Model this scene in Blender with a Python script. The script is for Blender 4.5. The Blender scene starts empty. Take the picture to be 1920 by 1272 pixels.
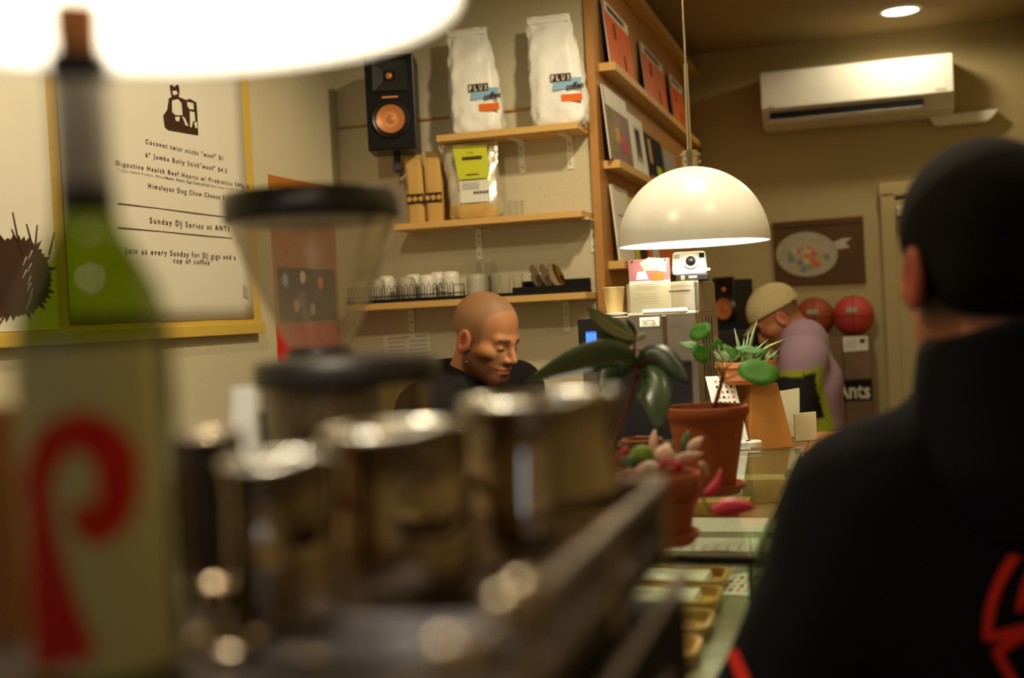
import bpy, math, random
import numpy as np
from mathutils import Vector, Matrix
from mathutils.bvhtree import BVHTree
random.seed(4)
PI = math.pi
scn = bpy.context.scene
C = scn.collection

# ------------------------------------------------------------------ camera
F = 2200.0                                   # focal length in pixels of the 1920 px frame
_X = Vector((7244., 320, 2200)).normalized()
_Y = Vector((665., 76, -2200)); _Y -= _X * _Y.dot(_X); _Y.normalize()
_Z = _X.cross(_Y)
RM = Matrix((_X, _Y, _Z))                    # camera space -> room space
EYE = Vector((0, 0, 1.52))
cam = bpy.data.cameras.new('camera'); cam_o = bpy.data.objects.new('camera', cam); C.objects.link(cam_o)
cam_o.matrix_world = Matrix.Translation(EYE) @ RM.to_4x4()
cam.sensor_width = 36; cam.lens = F / 1920 * 36
cam.clip_start = 0.05
cam.dof.use_dof = True; cam.dof.focus_distance = 2.95; cam.dof.aperture_fstop = 2.2
scn.camera = cam_o

def ray(px, py): return RM @ Vector(((px - 960) / F, (636 - py) / F, -1.0))
def W(px, py, d): return EYE + ray(px, py) * d
def hit(px, py, ax, v):
    r = ray(px, py); return EYE + r * ((v - EYE[ax]) / r[ax])
def hX(px, py, v): return hit(px, py, 0, v)
def hY(px, py, v): return hit(px, py, 1, v)
def hZ(px, py, v): return hit(px, py, 2, v)

# ------------------------------------------------------------------ world, exposure, lights
world = bpy.data.worlds.new('world'); scn.world = world; world.use_nodes = True
world.node_tree.nodes['Background'].inputs[0].default_value = (1.0, .70, .38, 1)
world.node_tree.nodes['Background'].inputs[1].default_value = .02
scn.view_settings.view_transform = 'Standard'; scn.view_settings.look = 'None'
scn.view_settings.exposure = 0.0; scn.view_settings.gamma = 1; scn.view_settings.use_curve_mapping = False
WARM = (1.0, .83, .53)
XL, YS, XB, YF, XR, ZC, YN = -1.813, 3.93, -.846, 6.2, .80, 2.84, -1.6
DL = hZ(1688, 18, ZC)
DOWN = [(DL.x, DL.y, 17), (-.30, 2.75, 74), (.30, 2.0, 17), (-1.0, 1.5, 44), (.3, -.4, 8), (-.25, 4.3, 5)]
def lamp(name, typ, loc, energy, color, **k):
    l = bpy.data.lights.new(name, typ); l.energy = energy; l.color = color
    for a, b in k.items(): setattr(l, a, b)
    o = bpy.data.objects.new(name, l); o.location = loc; C.objects.link(o); return o
for x, y, e in DOWN:
    lamp('downlight_light', 'SPOT', (x, y, ZC - .03), e, WARM, shadow_soft_size=.05, spot_size=math.radians(172), spot_blend=.35)
NEAR = W(255, 20, .71); FAR = W(1301, 458, 2.84)
lamp('near_pendant_light', 'POINT', NEAR + Vector((0, 0, .10)), 4, (1, .88, .68), shadow_soft_size=.035)
lamp('far_pendant_light', 'POINT', FAR + Vector((0, 0, .07)), 5, (1, .93, .78), shadow_soft_size=.035)

# ------------------------------------------------------------------ materials
def mat(name, col, rough=.6, metal=0, noise=None, bump=None, **k):
    m = bpy.data.materials.new(name); m.use_nodes = True
    nt = m.node_tree; b = nt.nodes['Principled BSDF']
    b.inputs['Base Color'].default_value = (*col, 1); b.inputs['Roughness'].default_value = rough
    b.inputs['Metallic'].default_value = metal
    k.setdefault('Specular_IOR_Level', .5 if rough < .6 else .15)
    for a, v in k.items():
        b.inputs[a.replace('_', ' ')].default_value = v
    tc = nt.nodes.new('ShaderNodeTexCoord')
    sc_, amt = noise or (12, .12)
    n = nt.nodes.new('ShaderNodeTexNoise'); n.inputs['Scale'].default_value = sc_; n.inputs['Detail'].default_value = 4
    nt.links.new(tc.outputs['Object'], n.inputs['Vector'])
    mx = nt.nodes.new('ShaderNodeMix'); mx.data_type = 'RGBA'
    mx.inputs[6].default_value = (*[c * (1 - amt) for c in col], 1)
    mx.inputs[7].default_value = (*[min(1, c * (1 + amt)) for c in col], 1)
    nt.links.new(n.outputs['Fac'], mx.inputs[0]); nt.links.new(mx.outputs[2], b.inputs['Base Color'])
    if bump:
        n2 = nt.nodes.new('ShaderNodeTexNoise'); n2.inputs['Scale'].default_value = bump[0]; n2.inputs['Detail'].default_value = 5
        nt.links.new(tc.outputs['Object'], n2.inputs['Vector'])
        bp = nt.nodes.new('ShaderNodeBump'); bp.inputs['Strength'].default_value = bump[1]; bp.inputs['Distance'].default_value = .01
        nt.links.new(n2.outputs['Fac'], bp.inputs['Height']); nt.links.new(bp.outputs[0], b.inputs['Normal'])
    return m
def wood(name, c1, c2, scale=(2, 30, 30), rough=.5):
    m = mat(name, c1, rough); nt = m.node_tree; b = nt.nodes['Principled BSDF']
    tc = [n for n in nt.nodes if n.type == 'TEX_COORD'][0]
    mp = nt.nodes.new('ShaderNodeMapping'); mp.inputs['Scale'].default_value = scale
    nt.links.new(tc.outputs['Object'], mp.inputs[0])
    n = nt.nodes.new('ShaderNodeTexNoise'); n.inputs['Scale'].default_value = 3; n.inputs['Detail'].default_value = 6; n.inputs['Distortion'].default_value = .6
    nt.links.new(mp.outputs[0], n.inputs['Vector'])
    mx = nt.nodes.new('ShaderNodeMix'); mx.data_type = 'RGBA'
    mx.inputs[6].default_value = (*c1, 1); mx.inputs[7].default_value = (*c2, 1)
    nt.links.new(n.outputs['Fac'], mx.inputs[0]); nt.links.new(mx.outputs[2], b.inputs['Base Color'])
    return m
def glass(name, tint=(1, 1, 1), refl=.06, body=None, bodyamt=.0):
    m = bpy.data.materials.new(name); m.use_nodes = True; nt = m.node_tree; nt.nodes.remove(nt.nodes['Principled BSDF'])
    out = nt.nodes['Material Output']
    t = nt.nodes.new('ShaderNodeBsdfTransparent'); t.inputs[0].default_value = (*tint, 1)
    g = nt.nodes.new('ShaderNodeBsdfGlossy'); g.inputs['Roughness'].default_value = .03
    lw = nt.nodes.new('ShaderNodeLayerWeight'); lw.inputs[0].default_value = .35
    mr = nt.nodes.new('ShaderNodeMapRange'); mr.inputs[3].default_value = refl; mr.inputs[4].default_value = .75
    nt.links.new(lw.outputs['Facing'], mr.inputs[0])
    pw = nt.nodes.new('ShaderNodeMath'); pw.operation = 'POWER'; pw.inputs[1].default_value = 2.2
    nt.links.new(lw.outputs['Facing'], pw.inputs[0]); nt.links.new(pw.outputs[0], mr.inputs[0])
    mx = nt.nodes.new('ShaderNodeMixShader')
    nt.links.new(mr.outputs[0], mx.inputs[0]); nt.links.new(t.outputs[0], mx.inputs[1]); nt.links.new(g.outputs[0], mx.inputs[2])
    last = mx
    if body:
        d = nt.nodes.new('ShaderNodeBsdfDiffuse'); d.inputs[0].default_value = (*body, 1)
        m2 = nt.nodes.new('ShaderNodeMixShader'); m2.inputs[0].default_value = bodyamt
        nt.links.new(mx.outputs[0], m2.inputs[1]); nt.links.new(d.outputs[0], m2.inputs[2]); last = m2
    nt.links.new(last.outputs[0], out.inputs[0])
    return m
def emis(name, col, s):
    m = bpy.data.materials.new(name); m.use_nodes = True; b = m.node_tree.nodes['Principled BSDF']
    b.inputs['Base Color'].default_value = (*col, 1); b.inputs['Emission Color'].default_value = (*col, 1)
    b.inputs['Emission Strength'].default_value = s
    return m
def vcol(name, rough=.5, sss=.0):
    m = bpy.data.materials.new(name); m.use_nodes = True; nt = m.node_tree; b = nt.nodes['Principled BSDF']
    a = nt.nodes.new('ShaderNodeVertexColor'); a.layer_name = 'Col'
    nt.links.new(a.outputs[0], b.inputs['Base Color']); b.inputs['Roughness'].default_value = rough
    if sss:
        b.inputs['Subsurface Weight'].default_value = sss; b.inputs['Subsurface Scale'].default_value = .01
        b.inputs['Subsurface Radius'].default_value = (1, .35, .2)
    return m

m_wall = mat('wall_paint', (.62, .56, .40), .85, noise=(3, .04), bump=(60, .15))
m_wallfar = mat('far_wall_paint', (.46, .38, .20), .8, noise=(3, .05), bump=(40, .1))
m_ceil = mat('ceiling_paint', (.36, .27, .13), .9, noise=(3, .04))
m_floor = wood('floor_boards', (.14, .08, .04), (.22, .13, .07), (20, 2, 2), .4)
m_shelf = wood('pine_shelf', (.62, .36, .10), (.74, .47, .16))
m_panel = wood('bookcase_ply', (.42, .19, .045), (.50, .24, .06), (2, 3, 12), .5)
m_board = wood('ply_board', (.60, .40, .07), (.68, .47, .10), (2, 10, 3), .6)
m_white = mat('white_plastic', (.80, .78, .70), .35)
m_paper = mat('poster_paper', (.74, .70, .60), .8, noise=(5, .05), bump=(6, .12))
m_card = mat('white_card', (.80, .79, .72), .7)
m_ink = mat('dark_ink', (.055, .025, .015), .8)
m_black = mat('black_plastic', (.012, .010, .010), .35)
m_blackm = mat('matte_black', (.010, .009, .010), .7)
m_chrome = mat('polished_steel', (.46, .37, .26), .045, 1, noise=(6, .05))
m_steel = mat('brushed_steel', (.50, .42, .30), .34, 1, noise=(20, .1))
m_nickel = mat('nickel', (.48, .42, .32), .25, 1)
m_enamel = mat('white_enamel', (.84, .83, .79), .30)
m_enamel_in = mat('white_enamel_inside', (.9, .88, .82), .5)
m_terra = mat('terracotta', (.31, .078, .028), .75, noise=(14, .22), bump=(50, .15))
m_terra2 = mat('pale_terracotta', (.56, .20, .08), .75, noise=(14, .2))
m_soil = mat('soil', (.04, .022, .012), .95, bump=(80, .6))
m_copper = mat('copper_cone', (.60, .22, .07), .38, .25)
m_glass = glass('clear_glass', (.97, .975, .96))
m_hop2 = glass('smoked_hopper_plastic', (.80, .74, .62), .06, (.3, .22, .12), .10)
m_hop = glass('hopper_plastic', (.95, .93, .88), .08, (.76, .66, .50), .13)
m_green = glass('green_pane_glass', (.93, .97, .92), .08)
m_side = glass('dark_side_glass', (.50, .60, .42), .10)
m_edge = mat('green_glass_edge', (.06, .12, .07), .15, noise=(5, .1))
m_orange = mat('orange_print', (.80, .17, .03), .7)
m_red = mat('red_print', (.65, .03, .02), .7)
m_blue = mat('sky_blue_print', (.28, .50, .72), .7)
m_lime = mat('lime_print', (.58, .62, .04), .6)
m_foil = mat('bag_foil_white', (.88, .88, .86), .42, .0, noise=(9, .04), bump=(13, 1.0))
m_silver = mat('silver_foil', (.70, .66, .55), .3, .6, noise=(9, .1), bump=(14, .6))
m_kraft = mat('kraft_paper', (.60, .37, .12), .8, noise=(12, .1), bump=(10, .3))
m_ceramic = mat('ceramic_white', (.82, .79, .68), .25)
m_ceramg = mat('ceramic_grey', (.44, .40, .32), .4)
m_leafd = mat('dark_leaf', (.014, .028, .013), .42, noise=(12, .3))
m_leafm = mat('mid_leaf', (.06, .13, .035), .35, noise=(10, .25))
m_leafp = mat('pilea_leaf', (.045, .17, .014), .62, noise=(14, .25))
m_leafs = mat('striped_leaf', (.34, .36, .20), .4, noise=(10, .2))
m_pink = mat('pink_leaf', (.70, .44, .36), .45, noise=(30, .4))
m_magenta = mat('magenta_leaf', (.50, .02, .05), .45, noise=(20, .25))
m_lightgreen = mat('light_green_leaf', (.22, .34, .04), .45)
m_stem = mat('brown_stem', (.16, .05, .025), .6)
m_succ = mat('succulent', (.19, .26, .11), .5, noise=(20, .3))
m_cloth = mat('grey_cloth', (.13, .12, .135), .9, bump=(60, .3))

# ------------------------------------------------------------------ mesh building
class MB:
    def __init__(s): s.v = []; s.f = []; s.mi = []; s.cur = 0
    def add(s, vs, fs, T=None):
        b = len(s.v)
        s.v += [tuple(T @ Vector(p)) if T is not None else tuple(p) for p in vs]
        s.f += [tuple(i + b for i in f) for f in fs]; s.mi += [s.cur] * len(fs); return s
    def box(s, c, d, T=None, taper=None):
        x, y, z = d[0] / 2, d[1] / 2, d[2] / 2
        t = taper or (1, 1)
        vs = [(c[0] + sx * x * (t[0] if sz > 0 else 1), c[1] + sy * y * (t[1] if sz > 0 else 1), c[2] + sz * z) for sz in (-1, 1) for sx, sy in ((-1, -1), (1, -1), (1, 1), (-1, 1))]
        return s.add(vs, [(3, 2, 1, 0), (4, 5, 6, 7), (0, 1, 5, 4), (1, 2, 6, 5), (2, 3, 7, 6), (3, 0, 4, 7)], T)
    def lathe(s, prof, n=32, c=(0, 0, 0), T=None, close=False, arc=None):
        vs = []; fs = []; m = len(prof)
        for i in range(n):
            a = 2 * PI * i / n
            for r, z in prof: vs.append((c[0] + r * math.cos(a), c[1] + r * math.sin(a), c[2] + z))
        for i in range(n):
            for j in range(m - 1 if not close else m):
                a, b_ = i * m + j, i * m + (j + 1) % m; d, e = ((i + 1) % n) * m + j, ((i + 1) % n) * m + (j + 1) % m
                fs.append((a, d, e, b_))
        return s.add(vs, fs, T)
    def cyl(s, p, q, r, r2=None, n=16):
        p, q = Vector(p), Vector(q); r2 = r if r2 is None else r2
        return s.tube([p, q], [r, r2], n, True)
    def tube(s, pts, r, n=8, cap=True, closed=False):
        pts = [Vector(p) for p in pts]; m = len(pts)
        rs = r if isinstance(r, (list, tuple)) else [r] * m
        vs = []; fs = []; up = None
        for i, p in enumerate(pts):
            t = (pts[(i + 1) % m] - pts[i - 1]) if closed else (pts[min(i + 1, m - 1)] - pts[max(i - 1, 0)])
            t.normalize()
            if up is None: up = t.orthogonal().normalized()
            up = (up - t * up.dot(t)).normalized(); w = t.cross(up)
            for k in range(n):
                a = 2 * PI * k / n; vs.append(p + (up * math.cos(a) + w * math.sin(a)) * rs[i])
        for i in range(m if closed else m - 1):
            j = (i + 1) % m
            for k in range(n): fs.append((i * n + k, i * n + (k + 1) % n, j * n + (k + 1) % n, j * n + k))
        if cap and not closed: fs += [tuple(range(n))[::-1], tuple((m - 1) * n + k for k in range(n))]
        return s.add(vs, fs)
    def prism(s, poly, o, u, v, w):
        """polygon in (u,v) coordinates about o, extruded along vector w"""
        o, u, v, w = map(Vector, (o, u, v, w)); n = len(poly)
        a = [o + u * p[0] + v * p[1] for p in poly]
        return s.add(a + [p + w for p in a], [tuple(range(n))[::-1], tuple(range(n, 2 * n))] + [(i, (i + 1) % n, (i + 1) % n + n, i + n) for i in range(n)])
    def sph(s, c, r, n=16, m=10, T=None):
        r = r if isinstance(r, (tuple, list)) else (r, r, r)
        vs = [(c[0], c[1], c[2] - r[2])]; fs = []
        for j in range(1, m):
            b = -PI / 2 + PI * j / m
            for i in range(n):
                a = 2 * PI * i / n; vs.append((c[0] + r[0] * math.cos(b) * math.cos(a), c[1] + r[1] * math.cos(b) * math.sin(a), c[2] + r[2] * math.sin(b)))
        vs.append((c[0], c[1], c[2] + r[2])); L = len(vs) - 1
        for i in range(n):
            fs.append((0, 1 + (i + 1) % n, 1 + i)); fs.append((L, L - n + i, L - n + (i + 1) % n))
            for j in range(m - 2):
                a = 1 + j * n; fs.append((a + i, a + (i + 1) % n, a + n + (i + 1) % n, a + n + i))
        return s.add(vs, fs, T)

def setp(o, label=None, cat=None, group=None, kind=None):
    if label: o['label'] = label
    if cat: o['category'] = cat
    if group: o['group'] = group
    if kind: o['kind'] = kind
    return o
def obj(name, mb, m, parent=None, smooth=None, bevel=0, sub=0, off=None):
    """one mesh object; off = origin to subtract (world coords -> parent's local frame)"""
    me = bpy.data.meshes.new(name)
    vs = mb.v
    if off is not None: vs = [(p[0] - off[0], p[1] - off[1], p[2] - off[2]) for p in vs]
    me.from_pydata([tuple(p) for p in vs], [], mb.f)
    for k in (m if isinstance(m, (list, tuple)) else [m]): me.materials.append(k)
    me.polygons.foreach_set('material_index', mb.mi); me.update()
    o = bpy.data.objects.new(name, me); C.objects.link(o)
    if parent: o.parent = parent
    if bevel:
        b = o.modifiers.new('b', 'BEVEL'); b.width = bevel; b.segments = 2; b.limit_method = 'ANGLE'; b.angle_limit = math.radians(40)
    if sub:
        b = o.modifiers.new('s', 'SUBSURF'); b.levels = sub; b.render_levels = sub
    if smooth is not None:
        if smooth is True: me.shade_smooth()
        else:
            me.shade_smooth(); me.set_sharp_from_angle(angle=math.radians(smooth))
    return o
def thing(name, label, cat, loc=(0, 0, 0), rot=(0, 0, 0), group=None):
    o = bpy.data.objects.new(name, None); C.objects.link(o); o.location = loc; o.rotation_euler = rot; o.empty_display_size = .05
    return setp(o, label, cat, group)
def solo(name, mb, m, label, cat, loc=None, group=None, **k):
    o = obj(name, mb, m, off=loc, **k)
    if loc is not None: o.location = loc
    return setp(o, label, cat, group)
def struct(name, mb, m, **k):
    return setp(obj(name, mb, m, **k), kind='structure')
def clone(root, loc, rz=None, label=None):
    r = root.copy(); C.objects.link(r); r.location = loc
    if rz is not None: r.rotation_euler = (0, 0, rz)
    if label: r['label'] = label
    for ch in root.children:
        c = ch.copy(); C.objects.link(c); c.parent = r
        for g in ch.children:
            d = g.copy(); C.objects.link(d); d.parent = c
    return r
def text(s, m, parent, o, u, v, h, w=None, name='lettering', off=(0, 0, 0), bold=0, depth=.0004, space=1.0):
    """text standing at o, reading along u, up v, cap height h, stretched to width w"""
    cu = bpy.data.curves.new('t', 'FONT'); cu.body = s; cu.size = 1; cu.offset = bold; cu.space_character = space; cu.resolution_u = 2
    t = bpy.data.objects.new('t', cu); C.objects.link(t)
    dg = bpy.context.evaluated_depsgraph_get(); me = bpy.data.meshes.new_from_object(t.evaluated_get(dg))
    bpy.data.objects.remove(t)
    co = np.array([tuple(x.co) for x in me.vertices])
    x0, x1 = co[:, 0].min(), co[:, 0].max(); k = h / .70
    kx = k if w is None else w / (x1 - x0)
    u, v = Vector(u).normalized(), Vector(v).normalized(); nrm = u.cross(v); o = Vector(o) - Vector(off)
    for x in me.vertices:
        x.co = o + u * ((x.co[0] - x0) * kx) + v * (x.co[1] * k) + nrm * depth
    me.materials.clear(); me.materials.append(m); me.name = name
    ob = bpy.data.objects.new(name, me); C.objects.link(ob)
    if parent: ob.parent = parent
    return ob
def V(*a): return Vector(a)

# ------------------------------------------------------------------ signed-distance modelling for bodies
def caps(P, a, b, ra, rb=None):
    rb = ra if rb is None else rb; a = np.array(a, float); b = np.array(b, float); ab = b - a
    h = np.clip(((P - a) @ ab) / (ab @ ab + 1e-12), 0, 1)
    return np.linalg.norm(P - a - h[..., None] * ab, axis=-1) - (ra + (rb - ra) * h)
def ell(P, c, r):
    r = np.array(r, float); return (np.linalg.norm((P - np.array(c)) / r, axis=-1) - 1) * r.min()
def smin(a, b, k): h = np.clip(.5 + .5 * (b - a) / k, 0, 1); return b + (a - b) * h - k * h * (1 - h)
def smax(a, b, k): return -smin(-a, -b, k)
def snet(f, lo, hi, h):
    lo = np.array(lo, float); hi = np.array(hi, float); n = np.maximum(((hi - lo) / h).astype(int) + 2, 4)
    ax = [lo[i] + h * np.arange(n[i]) for i in range(3)]
    P = np.stack(np.meshgrid(*ax, indexing='ij'), -1); D = f(P.reshape(-1, 3)).reshape(n)
    D[D == 0] = 1e-9
    nc = n - 1; acc = np.zeros((*nc, 3)); cnt = np.zeros(nc)
    cs = [(i, j, k) for i in (0, 1) for j in (0, 1) for k in (0, 1)]
    def cut(A, c): return A[c[0]:c[0] + nc[0], c[1]:c[1] + nc[1], c[2]:c[2] + nc[2]]
    for c in cs:
        for a in range(3):
            if c[a]: continue
            e = list(c); e[a] = 1
            d0, d1 = cut(D, c), cut(D, e); m = (d0 < 0) != (d1 < 0)
            t = np.where(m, d0 / np.where(m, d0 - d1, 1), 0)
            q = np.zeros((*nc, 3)); q[..., 0] = c[0]; q[..., 1] = c[1]; q[..., 2] = c[2]; q[..., a] += t
            acc += q * m[..., None]; cnt += m
    has = cnt > 0; idx = -np.ones(nc, int); idx[has] = np.arange(has.sum())
    cell = np.argwhere(has); vs = lo + h * (cell + acc[has] / cnt[has][:, None])
    fs = []
    for a in range(3):
        b, c = (a + 1) % 3, (a + 2) % 3
        sl0 = [slice(None)] * 3; sl1 = [slice(None)] * 3
        sl0[a] = slice(0, n[a] - 1); sl1[a] = slice(1, n[a])
        d0, d1 = D[tuple(sl0)], D[tuple(sl1)]
        E_ = np.argwhere((d0 < 0) != (d1 < 0)); E_ = E_[(E_[:, b] > 0) & (E_[:, c] > 0) & (E_[:, b] < nc[b]) & (E_[:, c] < nc[c])]
        def g(db, dc):
            q = E_.copy(); q[:, b] -= db; q[:, c] -= dc; return idx[q[:, 0], q[:, 1], q[:, 2]]
        Q = np.stack([g(1, 1), g(0, 1), g(0, 0), g(1, 0)], 1)
        flip = d0[tuple(E_.T)] > 0; Q[flip] = Q[flip][:, ::-1]; fs.append(Q)
    return vs, np.concatenate(fs)
def npobj(name, vs, fs, m, parent, col=None, loc=None):
    me = bpy.data.meshes.new(name)
    if loc is not None: vs = vs - np.array(loc)
    me.from_pydata(vs.tolist(), [], fs.tolist()); me.materials.append(m); me.shade_smooth()
    if col is not None:
        ca = me.color_attributes.new('Col', 'FLOAT_COLOR', 'POINT')
        ca.data.foreach_set('color', np.concatenate([col, np.ones((len(col), 1))], 1).ravel())
    o = bpy.data.objects.new(name, me); C.objects.link(o)
    if parent: o.parent = parent
    return o
def sstep(a, b, x): t = np.clip((x - a) / (b - a), 0, 1); return t * t * (3 - 2 * t)

def head_sdf(P):
    A = P.copy(); A[:, 0] = np.abs(A[:, 0])
    d = ell(P, (0, -.012, .042), (.078, .100, .086))
    d = smin(d, ell(P, (0, .030, -.035), (.058, .066, .078)), .03)
    d = smin(d, caps(A, (.050, .0, -.055), (.022, .066, -.095), .020, .018), .03)
    d = smin(d, caps(P, (-.010, .074, -.098), (.010, .074, -.098), .018), .02)
    d = smin(d, caps(A, (.0, .088, .018), (.040, .074, .020), .011, .010), .015)
    d = smin(d, ell(A, (.048, .050, -.022), (.020, .026, .018)), .02)
    d = smax(d, -ell(A, (.031, .100, -.001), (.020, .016, .012)), .012)
    d = smin(d, ell(A, (.031, .076, -.002), (.016, .0135, .012)), .003)
    d = smin(d, caps(P, (0, .090, .010), (0, .113, -.030), .008, .0105), .010)
    d = smin(d, ell(A, (.011, .099, -.035), (.0085, .012, .008)), .006)
    d = smax(d, -ell(A, (.007, .105, -.043), (.004, .006, .004)), .003)
    d = smin(d, ell(P, (0, .088, -.060), (.026, .014, .0075)), .006)
    d = smin(d, ell(P, (0, .086, -.072), (.022, .0145, .0085)), .005)
    d = smax(d, -ell(P, (0, .104, -.0655), (.024, .008, .0018)), .003)
    e = ell(A, (.083, -.012, -.010), (.009, .021, .036)); e = smin(e, ell(A, (.077, .0, -.012), (.010, .010, .022)), .006)
    e = smax(e, -ell(A, (.091, -.009, -.006), (.008, .012, .022)), .003)
    d = smin(d, e, .004)
    return smin(d, caps(P, (0, -.022, -.05), (0, -.045, -.19), .056, .062), .03)

def head(Mw, skin, tint):
    """returns world verts, faces, colours; Mw = head frame (x right, y face, z up)"""
    vs, fs = snet(head_sdf, (-.11, -.14, -.185), (.11, .14, .145), .0040)
    x, y, z = vs[:, 0], vs[:, 1], vs[:, 2]; ax = np.abs(x)
    col = np.tile(np.array(skin, float), (len(vs), 1))
    for c, wgt in tint(x, y, z, ax): col = col * (1 - wgt[:, None]) + np.array(c) * wgt[:, None]
    R = np.array(Mw.to_3x3()); T = np.array(Mw.to_translation())
    return vs @ R.T + T, fs, col

def hand_parts(w, e):
    """capsules of a relaxed five-fingered hand beyond wrist w, arm coming from e"""
    w, e = Vector(w), Vector(e); d = (w - e).normalized(); s = d.cross(V(0, 0, 1)).normalized()
    if s.length < .5: s = V(1, 0, 0)
    n = s.cross(d); out = [(w, w + d * .05, .024, .022), (w + d * .03 + s * .018, w + d * .085 + s * .028, .015, .014), (w + d * .03 - s * .018, w + d * .085 - s * .026, .015, .013), (w + d * .04, w + d * .088, .016, .014)]
    for k, L in zip((-1.5, -.5, .5, 1.5), (.062, .075, .080, .070)):
        a = w + d * .088 + s * k * .0185; b = a + (d * .9 - n * .3) * L * .5; c = b + (d * .5 - n * .8) * L * .5
        out += [(a, b, .0088, .008), (b, c, .008, .007)]
    a = w + d * .03 + s * .03; b = a + (d * .6 + s * .7) * .035; c = b + (d * .9 - n * .3) * .03
    return out + [(a, b, .012, .010), (b, c, .010, .008)]

def person(name, label, J, Mw, skin, tint, top_m, leg_m, top_off=.02, vox=.012):
    """J: joints in world space; Mw: head frame. Body is one mesh; clothes are children."""
    base = (J['pel'][0], J['pel'][1], 0.0)
    root = thing(name, label, 'person', base)
    def limbs(P, g, arms=True, legs=True, torso=True, nk=True):
        d = np.full(len(P), 1e3)
        if torso:
            side = (Vector(J['shR']) - Vector(J['shL'])).normalized()
            ch, pe, nb = Vector(J['ch']), Vector(J['pel']), Vector(J['nb'])
            wa = (ch + pe) / 2
            for c, hw, r in ((ch, .085, .105), (wa, .06, .100), (pe, .065, .110)):
                d = smin(d, caps(P, c - side * hw, c + side * hw, r + g), .07)
            d = smin(d, caps(P, ch, pe, .10 + g), .05)
            for s_ in ('shL', 'shR'): d = smin(d, caps(P, nb, J[s_], .050 + g * .8, .058 + g), .06)
            d = smin(d, caps(P, nb, ch, .06 + g * .7, .08), .05)
        if arms:
            for q in 'LR':
                a = smin(caps(P, J['sh' + q], J['el' + q], .056 + g, .042 + g), caps(P, J['el' + q], J['wr' + q], .042 + g, .028 + g * .8), .02)
                d = smin(d, a, .05)
        if legs:
            for q in 'LR':
                a = smin(caps(P, J['hi' + q], J['kn' + q], .085 + g, .058 + g), caps(P, J['kn' + q], J['an' + q], .056 + g, .038 + g), .03)
                d = smin(d, a, .04)
        return d
    pts = np.array([tuple(v) for v in J.values()]); lo, hi = pts.min(0) - .17, pts.max(0) + .17
    def bodyf(P):
        d = limbs(P, 0)
        for q in 'LR':
            f = Vector(J['to' + q]); d = smin(d, caps(P, J['an' + q], f, .036, .028), .02)
        return d
    vs, fs = snet(bodyf, lo, hi, .018)
    cols = [np.tile(np.array(skin), (len(vs), 1))]; V_ = [vs]; F_ = [fs]; n = len(vs)
    for q in 'LR':
        hp = hand_parts(J['wr' + q], J['el' + q])
        def hf(P):
            d = np.full(len(P), 1e3)
            for a, b, r1, r2 in hp: d = smin(d, caps(P, a, b, r1, r2), .004)
            return smin(d, caps(P, J['el' + q], J['wr' + q], .04, .027), .02)
        w = np.array(J['wr' + q]); a, b = snet(hf, w - .16, w + .16, .006)
        # keep only what lies beyond the wrist side of the small box
        V_.append(a); F_.append(b + n); n += len(a); cols.append(np.tile(np.array(skin), (len(a), 1)))
    a, b, c = head(Mw, skin, tint); V_.append(a); F_.append(b + n); cols.append(c)
    npobj('body', np.concatenate(V_), np.concatenate(F_), m_skin, root, np.concatenate(cols), base)
    def topf(P): 
        d = limbs(P, top_off, True, False)
        return d
    def hem(P): 
        return topf(P)
    cut = {q: (Vector(J['wr' + q]), (Vector(J['wr' + q]) - Vector(J['el' + q])).normalized()) for q in 'LR'}
    def top_cut(P):
        d = topf(P)
        return d
    vs, fs = snet(top_cut, (lo[0], lo[1], J['pel'][2] - .16), hi, vox)
    top = npobj('jacket' if 'jacket' in label else 'sweater', vs, fs, top_m, root, None, base)
    top_w = (vs, fs)
    def legf(P): return limbs(P, .012, False, True, False)
    vs, fs = snet(legf, (lo[0], lo[1], .03), (hi[0], hi[1], J['pel'][2] + .12), .018)
    npobj('trousers', vs, fs, leg_m, root, None, base)
    for q in 'LR':
        a, t = np.array(J['an' + q]), np.array(J['to' + q])
        def sf(P):
            d = smin(caps(P, (a[0], a[1], .045), (t[0], t[1], .035), .046, .038), caps(P, a, (a[0], a[1], .05), .048), .02)
            return np.maximum(d, -(P[:, 2] - .001))
        m_ = np.minimum(a, t) - .07; x_ = np.maximum(a, t) + .07
        vs, fs = snet(sf, (m_[0], m_[1], -.01), (x_[0], x_[1], .14), .009)
        npobj('shoe', vs, fs, m_blackm, root, None, base)
    return root, top_w
m_skin = vcol('skin', .58, .05)
def frame(pos, face, up=(0, 0, 1), roll=0):
    y = Vector(face).normalized(); x = y.cross(Vector(up)).normalized(); z = x.cross(y)
    R = Matrix((x, y, z)).transposed()
    return Matrix.Translation(pos) @ (R @ Matrix.Rotation(roll, 3, 'Y')).to_4x4()
# ------------------------------------------------------------------ room shell
def slab(name, x0, x1, y0, y1, z0, z1, m, kind=True):
    mb = MB().box(((x0 + x1) / 2, (y0 + y1) / 2, (z0 + z1) / 2), (x1 - x0, y1 - y0, z1 - z0))
    return struct(name, mb, m)
slab('floor', XL - .1, XR + .1, YN - .1, YF + .1, -.1, 0, m_floor)
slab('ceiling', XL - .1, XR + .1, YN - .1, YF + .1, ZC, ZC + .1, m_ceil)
slab('wall_left', XL - .1, XL, YN, YS, 0, ZC, m_wall)
slab('wall_middle', XL - .1, XB - .03, YS, YS + .1, 0, ZC, m_wall)
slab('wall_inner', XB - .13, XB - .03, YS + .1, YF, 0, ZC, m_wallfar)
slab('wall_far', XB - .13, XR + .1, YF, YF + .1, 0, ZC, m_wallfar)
slab('wall_right', XR, XR + .1, YN, YF, 0, ZC, m_wallfar)
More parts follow.
